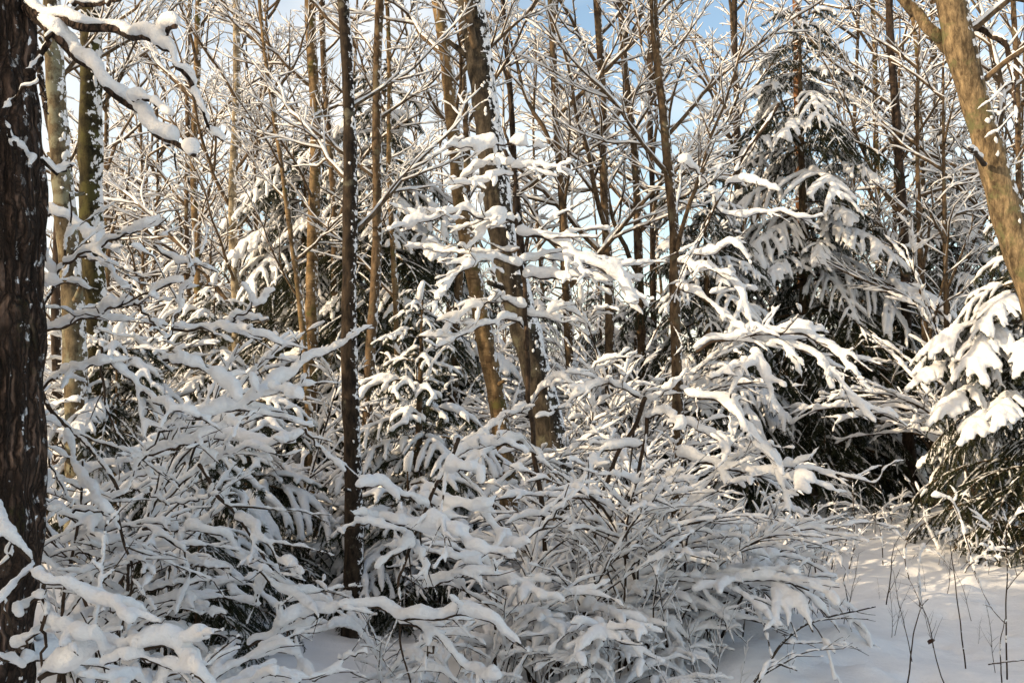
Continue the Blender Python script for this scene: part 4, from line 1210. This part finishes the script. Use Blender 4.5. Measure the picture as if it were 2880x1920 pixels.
SHRUBS = [
    ('low bowed shrub in front of the hazel, spreading snowy hoops', 1560, 5.7, 7, 0.62, 9),
    ('snow-hooped shrub beside the bent sapling stem', 1350, 5.5, 7, 0.55, 3),
    ('low tangle of snowy rods at the bottom edge below the hazel', 1760, 5.2, 5, 0.48, 9),
    ('small bowed shrub at the bottom edge below the bent sapling', 1120, 5.0, 5, 0.46, 3),
    ('fan of snowy rods at the bottom edge left of the leaning dark branch', 1360, 4.7, 5, 0.40, 4),
    ('thin snowy canes between the hazel foot and the bottom edge', 1900, 5.6, 5, 0.50, 8),
    ('tall snowy hoops fanning out of the middle of the hazel clump', 1720, 6.2, 13, 1.0, 4),
    ('snow-laden arching rods on the clearing side of the hazel', 1900, 7.0, 8, 0.85, 6),
    ('arching snowy rods between the sapling and the hazel', 1500, 5.9, 9, 0.88, 4),
    ('dense arching thicket right of the hazel foot', 1980, 6.7, 9, 0.78, 18),
    ('thin-caned shrub arching out over the open snow', 2110, 7.4, 7, 0.62, 14),
    ('rounded snowy shrub at the foot of the leaning trunk', 1620, 7.6, 6, 0.75, 14),
    ('snowy shrub between the near slender trunk and the sapling', 1260, 7.7, 9, 0.75, 3),
    ('white mound of bowed rods behind the bent sapling', 1400, 8.6, 6, 0.85, 8),
    ('bowed shrub just left of the near slender trunk', 800, 7.7, 5, 0.60, 2),
    ('snow-smothered shrub under the crossing left branches', 360, 5.2, 6, 0.95, 1),
    ('low shrub in the corner behind the fat rolls of snow', 330, 3.7, 5, 0.50, 1),
    ('shaded shrub beside the foot of the oak', 200, 4.9, 5, 0.80, 1),
    ('white bushy shrub below the smooth tan trunk', 860, 9.2, 7, 1.0, 3),
    ('bushy snow-laden shrub below the birch', 620, 9.6, 7, 1.05, 3),
    ('big snowy bush behind the left crossing branches', 400, 9.9, 8, 1.2, 3),
    ('snowy bush against the lichen grey trunk', 180, 9.4, 9, 1.35, 3),
    ('sunlit bush behind the near slender trunk', 1010, 10.2, 10, 1.20, 2),
    ('snowy bush behind the tiered spruce sapling', 1220, 11.0, 10, 1.15, 2),
    ('sunlit bush at the foot of the curved tan trunk', 1430, 11.2, 10, 1.05, 2),
    ('snowy bush right behind the leaning trunk', 1660, 11.4, 10, 1.15, 2),
    ('wide white bush left of the main spruce', 1850, 11.0, 9, 1.05, 2),
    ('tall snowy bush between the gently curving brown trunk and the hazel', 1770, 12.6, 10, 1.45, 2),
    ('small snowy bush in the clearing before the main spruce', 2460, 11.6, 7, 0.42, 6),
    ('low twiggy bush at the edge of the clearing', 2270, 9.6, 5, 0.42, 8),
    ('small snowy bush tucked before the right edge spruce', 2680, 9.0, 4, 0.40, 5),
    ('snow-laden bush behind the low dark spruce', 760, 13.5, 10, 1.45, 2),
    ('far snowy bush between the birch and the brown twin trunk', 480, 14.5, 10, 1.6, 2),
    ('far snowy bush behind the mossy trunk', 250, 13.8, 10, 1.7, 2),
    ('snowy bush in the gap between curved and leaning trunks', 1330, 15.5, 10, 1.4, 2),
    ('snowy bush right of the straight slim trunk', 1600, 15.0, 10, 1.5, 2),
    ('tall snowy bush beyond the sunlit leaning trunk', 2720, 12.5, 11, 1.75, 3),
    ('tall snowy bush behind the tall dark pole', 2560, 20.0, 10, 1.9, 3),
    ('tall snow-bowed bush at the frame edge beyond the leaning trunk', 2880, 13.0, 11, 1.75, 3),
]
for i, (lab, px, d, n, sz, up) in enumerate(SHRUBS):
    shrub(lab, at(px, d), d, n, sz, 900 + i, up, name='snowy_shrub' if sz < 1.0 else 'snowy_bush', cat='shrub' if sz < 1.0 else 'bush')

# ------------------------------------------------------------------ bare trees filling the wood behind
def crown_proto(seed, H, nl, z0, llen, thick, gk=1.0, sd=4):
    rng = np.random.RandomState(seed)
    n = 20
    z = np.linspace(0, H, n)
    P = np.stack([0.12 * np.sin(z * 0.6 + seed), 0.12 * np.cos(z * 0.5 + seed * 2), z], -1); P -= P[0]
    R = np.linspace(0.075, 0.010, n)
    br = []
    for q in range(nl):
        f = (q + rng.uniform(0, 1)) / nl
        i = int((z0 + (H - 0.4 - z0) * f) / H * (n - 1))
        a = q * 2.4 + rng.uniform(-.4, .4)
        e = R_(rng.uniform(18, 58))
        sp = dict(step=0.26, wob=0.10, lift=(0.08, 0.15, 0.15), ang=0.72, ratio=0.42, gap=(0.24 * gk, 0.20 * gk), maxlev=2, taper=0.3,
                  flat=0.5, first=(0.14, 0.15), minlen=0.2, thin=0.60, rmin=0.0056)
        grow(rng, P[i], np.array((math.cos(a) * math.cos(e), math.sin(a) * math.cos(e), math.sin(e))), llen * rng.uniform(0.6, 1.1) * (1.1 - 0.5 * f), 0.030, sp, 0, br)
    tk = trunk_mesh(P, R, 9, M_BROWN, rng, 0.05)
    w = make_mesh('branches', [gather([tube(p, r, 4 if l == 0 else 3) for p, r, l in br])], [M_LIMB])
    s = make_mesh('snow', [gather([snow_tube(p, r, thick * (1, 0.8, 0.65)[l] * rng.uniform(.8, 1.2), rng, sd, cover=0.92, steep=0.42) for p, r, l in br])], [M_SNOW])
    return tk, w, s

CROWNS = [crown_proto(800 + k, (9.5, 8.0, 10.5, 7.0)[k], (17, 15, 18, 14)[k], (1.6, 1.2, 2.2, 0.8)[k], (2.9, 2.7, 3.0, 2.6)[k], 0.0220) for k in range(4)]
FAR_CROWNS = [crown_proto(850 + k, (9.5, 8.0, 6.0)[k], 14, (1.6, 1.0, 0.4)[k], 2.8, 0.026, 1.7, 3) for k in range(3)]
rngF = np.random.RandomState(44)
ZONES = [
    ('bare tree thick with snowy twigs behind the hanging oak boughs', 'snowy trees behind the oak boughs', (230, 560), 11, (14, 28)),
    ('bare tree thick with snowy twigs around the birch', 'snowy trees around the birch', (560, 900), 10, (16, 30)),
    ('bare snowy tree behind the left spruces', 'snowy trees behind the left spruces', (900, 1250), 8, (19, 30)),
    ('bare snowy tree before the open blue sky', 'snowy trees before the blue sky', (1250, 1950), 7, (24, 36)),
    ('bare snowy tree behind the main spruce', 'snowy trees behind the main spruce', (1980, 2450), 10, (19, 32)),
    ('bare tree thick with snowy twigs behind the sunlit leaning trunk', 'snowy trees behind the leaning trunk', (2480, 2950), 9, (12, 24)),
]
for lab, grp, (x0, x1), n, (da, db) in ZONES:
    for k in range(n):
        px = x0 + (x1 - x0) * (k + rngF.uniform(0.1, 0.9)) / n
        d = rngF.uniform(da, db)
        x = at(px, d)
        tk, w, s = CROWNS[rngF.randint(4)]
        sc = rngF.uniform(0.85, 1.15)
        t = thing('bare_tree', lab, 'tree', (x, d, gz(x, d) - 0.05), rngF.uniform(0, 6.28), grp, sc)
        link('trunk', tk, t)
        b_ = link('branches', w, t)
        link('snow', s, b_)

# far-off wood that reads as one mass
def far_wood():
    rng = np.random.RandomState(9)
    arr = []
    for tk, w, s in FAR_CROWNS:
        pk = []
        for me in (tk, w, s):
            v = np.zeros(len(me.vertices) * 3, np.float32); me.vertices.foreach_get('co', v); v = v.reshape(-1, 3)
            ls = np.zeros(len(me.loops), np.int32); me.loops.foreach_get('vertex_index', ls)
            sz = np.zeros(len(me.polygons), np.int32); me.polygons.foreach_get('loop_total', sz)
            st = np.cumsum(np.concatenate([[0], sz[:-1]]))
            q = ls[st[sz == 4][:, None] + np.arange(4)]; t = ls[st[sz == 3][:, None] + np.arange(3)]
            pk.append((v, q, t))
        arr.append(pk)
    G = [[], [], []]
    for k in range(62):
        if k < 28:
            px = rng.uniform(-100, 1250) if k < 14 else rng.uniform(1250, 3000); d = rng.uniform(34, 60); sc = rng.uniform(0.8, 1.15)
        else:
            px = -100 + 3100 * (k - 28 + rng.uniform()) / 34; d = rng.uniform(22, 34); sc = rng.uniform(0.35, 0.6)
        x = at(px, d)
        a = rng.uniform(0, 6.28)
        c, s_ = math.cos(a) * sc, math.sin(a) * sc
        M = np.array(((c, -s_, 0), (s_, c, 0), (0, 0, sc)))
        pk = arr[rng.randint(3)]
        for g in range(3):
            v, q, t = pk[g]
            G[g].append((v @ M.T + np.array((x, d, gz(x, d))), q, t))
    me = make_mesh('far_woods', [gather(g) for g in G], [M_BROWN, M_LIMB, M_SNOW])
    link('far_woods', me, kind='stuff')
far_wood()

# ------------------------------------------------------------------ bare young stems standing in the clean snow
def stick(label, pts, d0, d1, r, thick, seed, twigs=0.25, cover=0.55, crop=6, name='sapling', cat='sapling', snowy=True):
    rng = np.random.RandomState(seed)
    P = crop_pts(crop, pts, d0, d1, rng, 0.02)
    b = P[0].copy()
    t = thing(name, label, cat, b)
    part_branch(b, t, pts, d0, d1, r, thick, seed, crop=crop, twigs=twigs, name='stem', taper=0.45, cover=cover, steep=0.35, snowy=snowy, voxel=0.005, amp=0.0012)
    return t

def gd(py_crop, crop=6):
    """distance at which the snow surface meets a photo row"""
    py = CROPS[crop][1] + py_crop * KC
    return CAM_H / max(0.02, (py - 1102) / 2800)

STICKS = [
    ('short kinked twig standing in clean snow above the fallen branch', [(768, 1240), (750, 1140), (740, 1090), (750, 1060)], 4.0, 10, 0.0),
    ('thin stem in open snow, forked at its snowy tip', [(935, 1203), (955, 1080), (965, 960), (1000, 880)], 4.5, 10, 0.3),
    ('long bent stem rising right of the fallen branch', [(1030, 1600), (1050, 1430), (1060, 1340), (1095, 1220), (1127, 1178)], 4.5, 8, 0.0),
    ('bent stem crowned with a thick snow hook', [(1090, 1205), (1085, 1050), (1092, 960), (1140, 895), (1225, 850)], 4.5, 34, 0.0),
    ('tall lone stem with notched bark in the open snow', [(1300, 1495), (1270, 1250), (1240, 1010), (1225, 912)], 4.5, 10, 0.0),
    ('tall knobbly stem near the right edge of the open snow', [(1490, 1545), (1485, 1250), (1490, 1050), (1485, 850), (1470, 770)], 5.0, 16, 0.3),
    ('short stem leaning beside the tall knobbly stem', [(1465, 1560), (1460, 1380), (1482, 1270)], 4.0, 8, 0.0),
    ('snow-caked whip bending left before the right edge spruce', [(1345, 1055), (1310, 920), (1270, 790), (1220, 710), (1145, 700)], 4.5, 34, 0.2),
    ('twiggy upright stem before the right edge spruce', [(1350, 1015), (1350, 900), (1325, 785)], 4.0, 18, 0.8),
    ('slanting stem between the tall knobbly stem and the spruce', [(1430, 1035), (1470, 930), (1490, 850), (1568, 740)], 4.0, 28, 0.6),
    ('snow-wrapped stem in the middle of the clearing', [(765, 1033), (790, 900), (785, 740), (780, 640)], 5.0, 24, 0.4),
    ('arched stem in front of the small clearing bush', [(1040, 1085), (1020, 980), (1040, 880), (1105, 800)], 4.0, 18, 0.4),
    ('leaning stem against the dark spruce skirt', [(1192, 972), (1120, 830), (1090, 700), (1068, 635)], 4.0, 24, 0.5),
    ('dark stem near the hazel at the clearing edge', [(512, 980), (495, 830), (490, 690)], 4.5, 16, 0.5),
    ('second dark stem at the clearing edge, right of the hazel', [(615, 1005), (600, 880), (605, 760)], 4.5, 16, 0.5),
    ('snow-thick stump of a stem at the clearing edge', [(610, 960), (575, 900), (560, 830)], 5.0, 34, 0.2),
    ('thin stem with twigs left of the kinked twig', [(650, 1030), (680, 930), (690, 840), (720, 770)], 4.0, 12, 0.6),
    ('fine twig left of the fallen branch', [(370, 1230), (375, 1080), (380, 1020), (440, 960)], 4.0, 12, 0.6),
    ('dark stem beside the small clearing bush', [(742, 940), (770, 840), (780, 760)], 4.5, 14, 0.3),
    ('thin upright stem behind the small clearing bush', [(920, 1020), (915, 920), (900, 830)], 4.0, 14, 0.5),
    ('dark twig arching behind the clearing stems', [(962, 820), (930, 740), (905, 660), (880, 630)], 4.5, 10, 0.2),
    ('short forked twig low in the snow left of the fallen branch', [(540, 1060), (530, 1020), (520, 980)], 3.5, 8, 0.9),
]
for i, (lab, pts, rmm, thick, tw) in enumerate(STICKS):
    d = min(15.0, gd(pts[0][1]))
    stick(lab, pts, d, d - 0.15, rmm / 1000 * max(1, d / 6.5), thick, 2000 + i, tw)

d = 5.35
t = stick('bare dark branch leaning out of the snow at the bottom', [(300, 1600), (330, 1560), (400, 1460), (460, 1380), (540, 1310), (640, 1270), (760, 1240), (885, 1215)], 5.2, 6.2, 0.009, 10, 2100, 0.5, cover=0.25, name='fallen_branch', cat='branch')
t = stick('snow-covered twig beside the leaning dark branch', [(330, 1600), (400, 1465), (460, 1480), (525, 1502)], 5.1, 5.3, 0.006, 20, 2101, 0.4, cover=0.6, name='fallen_branch', cat='branch')
t = stick('thin straight twig lying across stems at the corner', [(1405, 1478), (1500, 1466), (1590, 1458)], 5.6, 5.6, 0.004, 8, 2102, 0.0, name='fallen_twig', cat='twig')

# a curled dead leaf lying on the snow
lp = W(1920 + 1140 * KC, 960 + 1307 * KC, gd(1307))
lp[2] = gz(lp[0], lp[1]) + 0.012
uu = np.linspace(-1, 1, 6)
V = []
for a in uu:
    for b_ in uu:
        wd = math.sqrt(max(0.02, 1 - a * a)) * 0.62
        V.append((a * 0.035, b_ * 0.035 * wd, 0.012 * (b_ * b_) + 0.008 * a))
V = np.array(V)
ii = np.arange(5)[:, None] * 6 + np.arange(5)[None]
Q = np.stack([ii, ii + 6, ii + 7, ii + 1], -1).reshape(-1, 4)
lf = link('fallen_leaf', make_mesh('fallen_leaf', [(V, Q, np.zeros((0, 3), int))], [M_LEAF]), None, lp, 0.7)
lf['label'] = 'curled brown leaf lying on the clean snow'
lf['category'] = 'leaf'

# thin twig tips poking through the open snow
rngT = np.random.RandomState(71)
for k in range(44):
    d = rngT.uniform(5.6, 14.0); px = rngT.uniform(1950, 2850)
    w, sn = UPRIGHTS[rngT.randint(5)]
    x = at(px, d)
    t = thing('twig_tip', 'thin twig tip poking up through the open snow of the clearing', 'twig', (x, d, gz(x, d) - 0.05), rngT.uniform(0, 6.28), 'twig tips in the open snow', rngT.uniform(0.16, 0.46))
    link('stem', w, t)
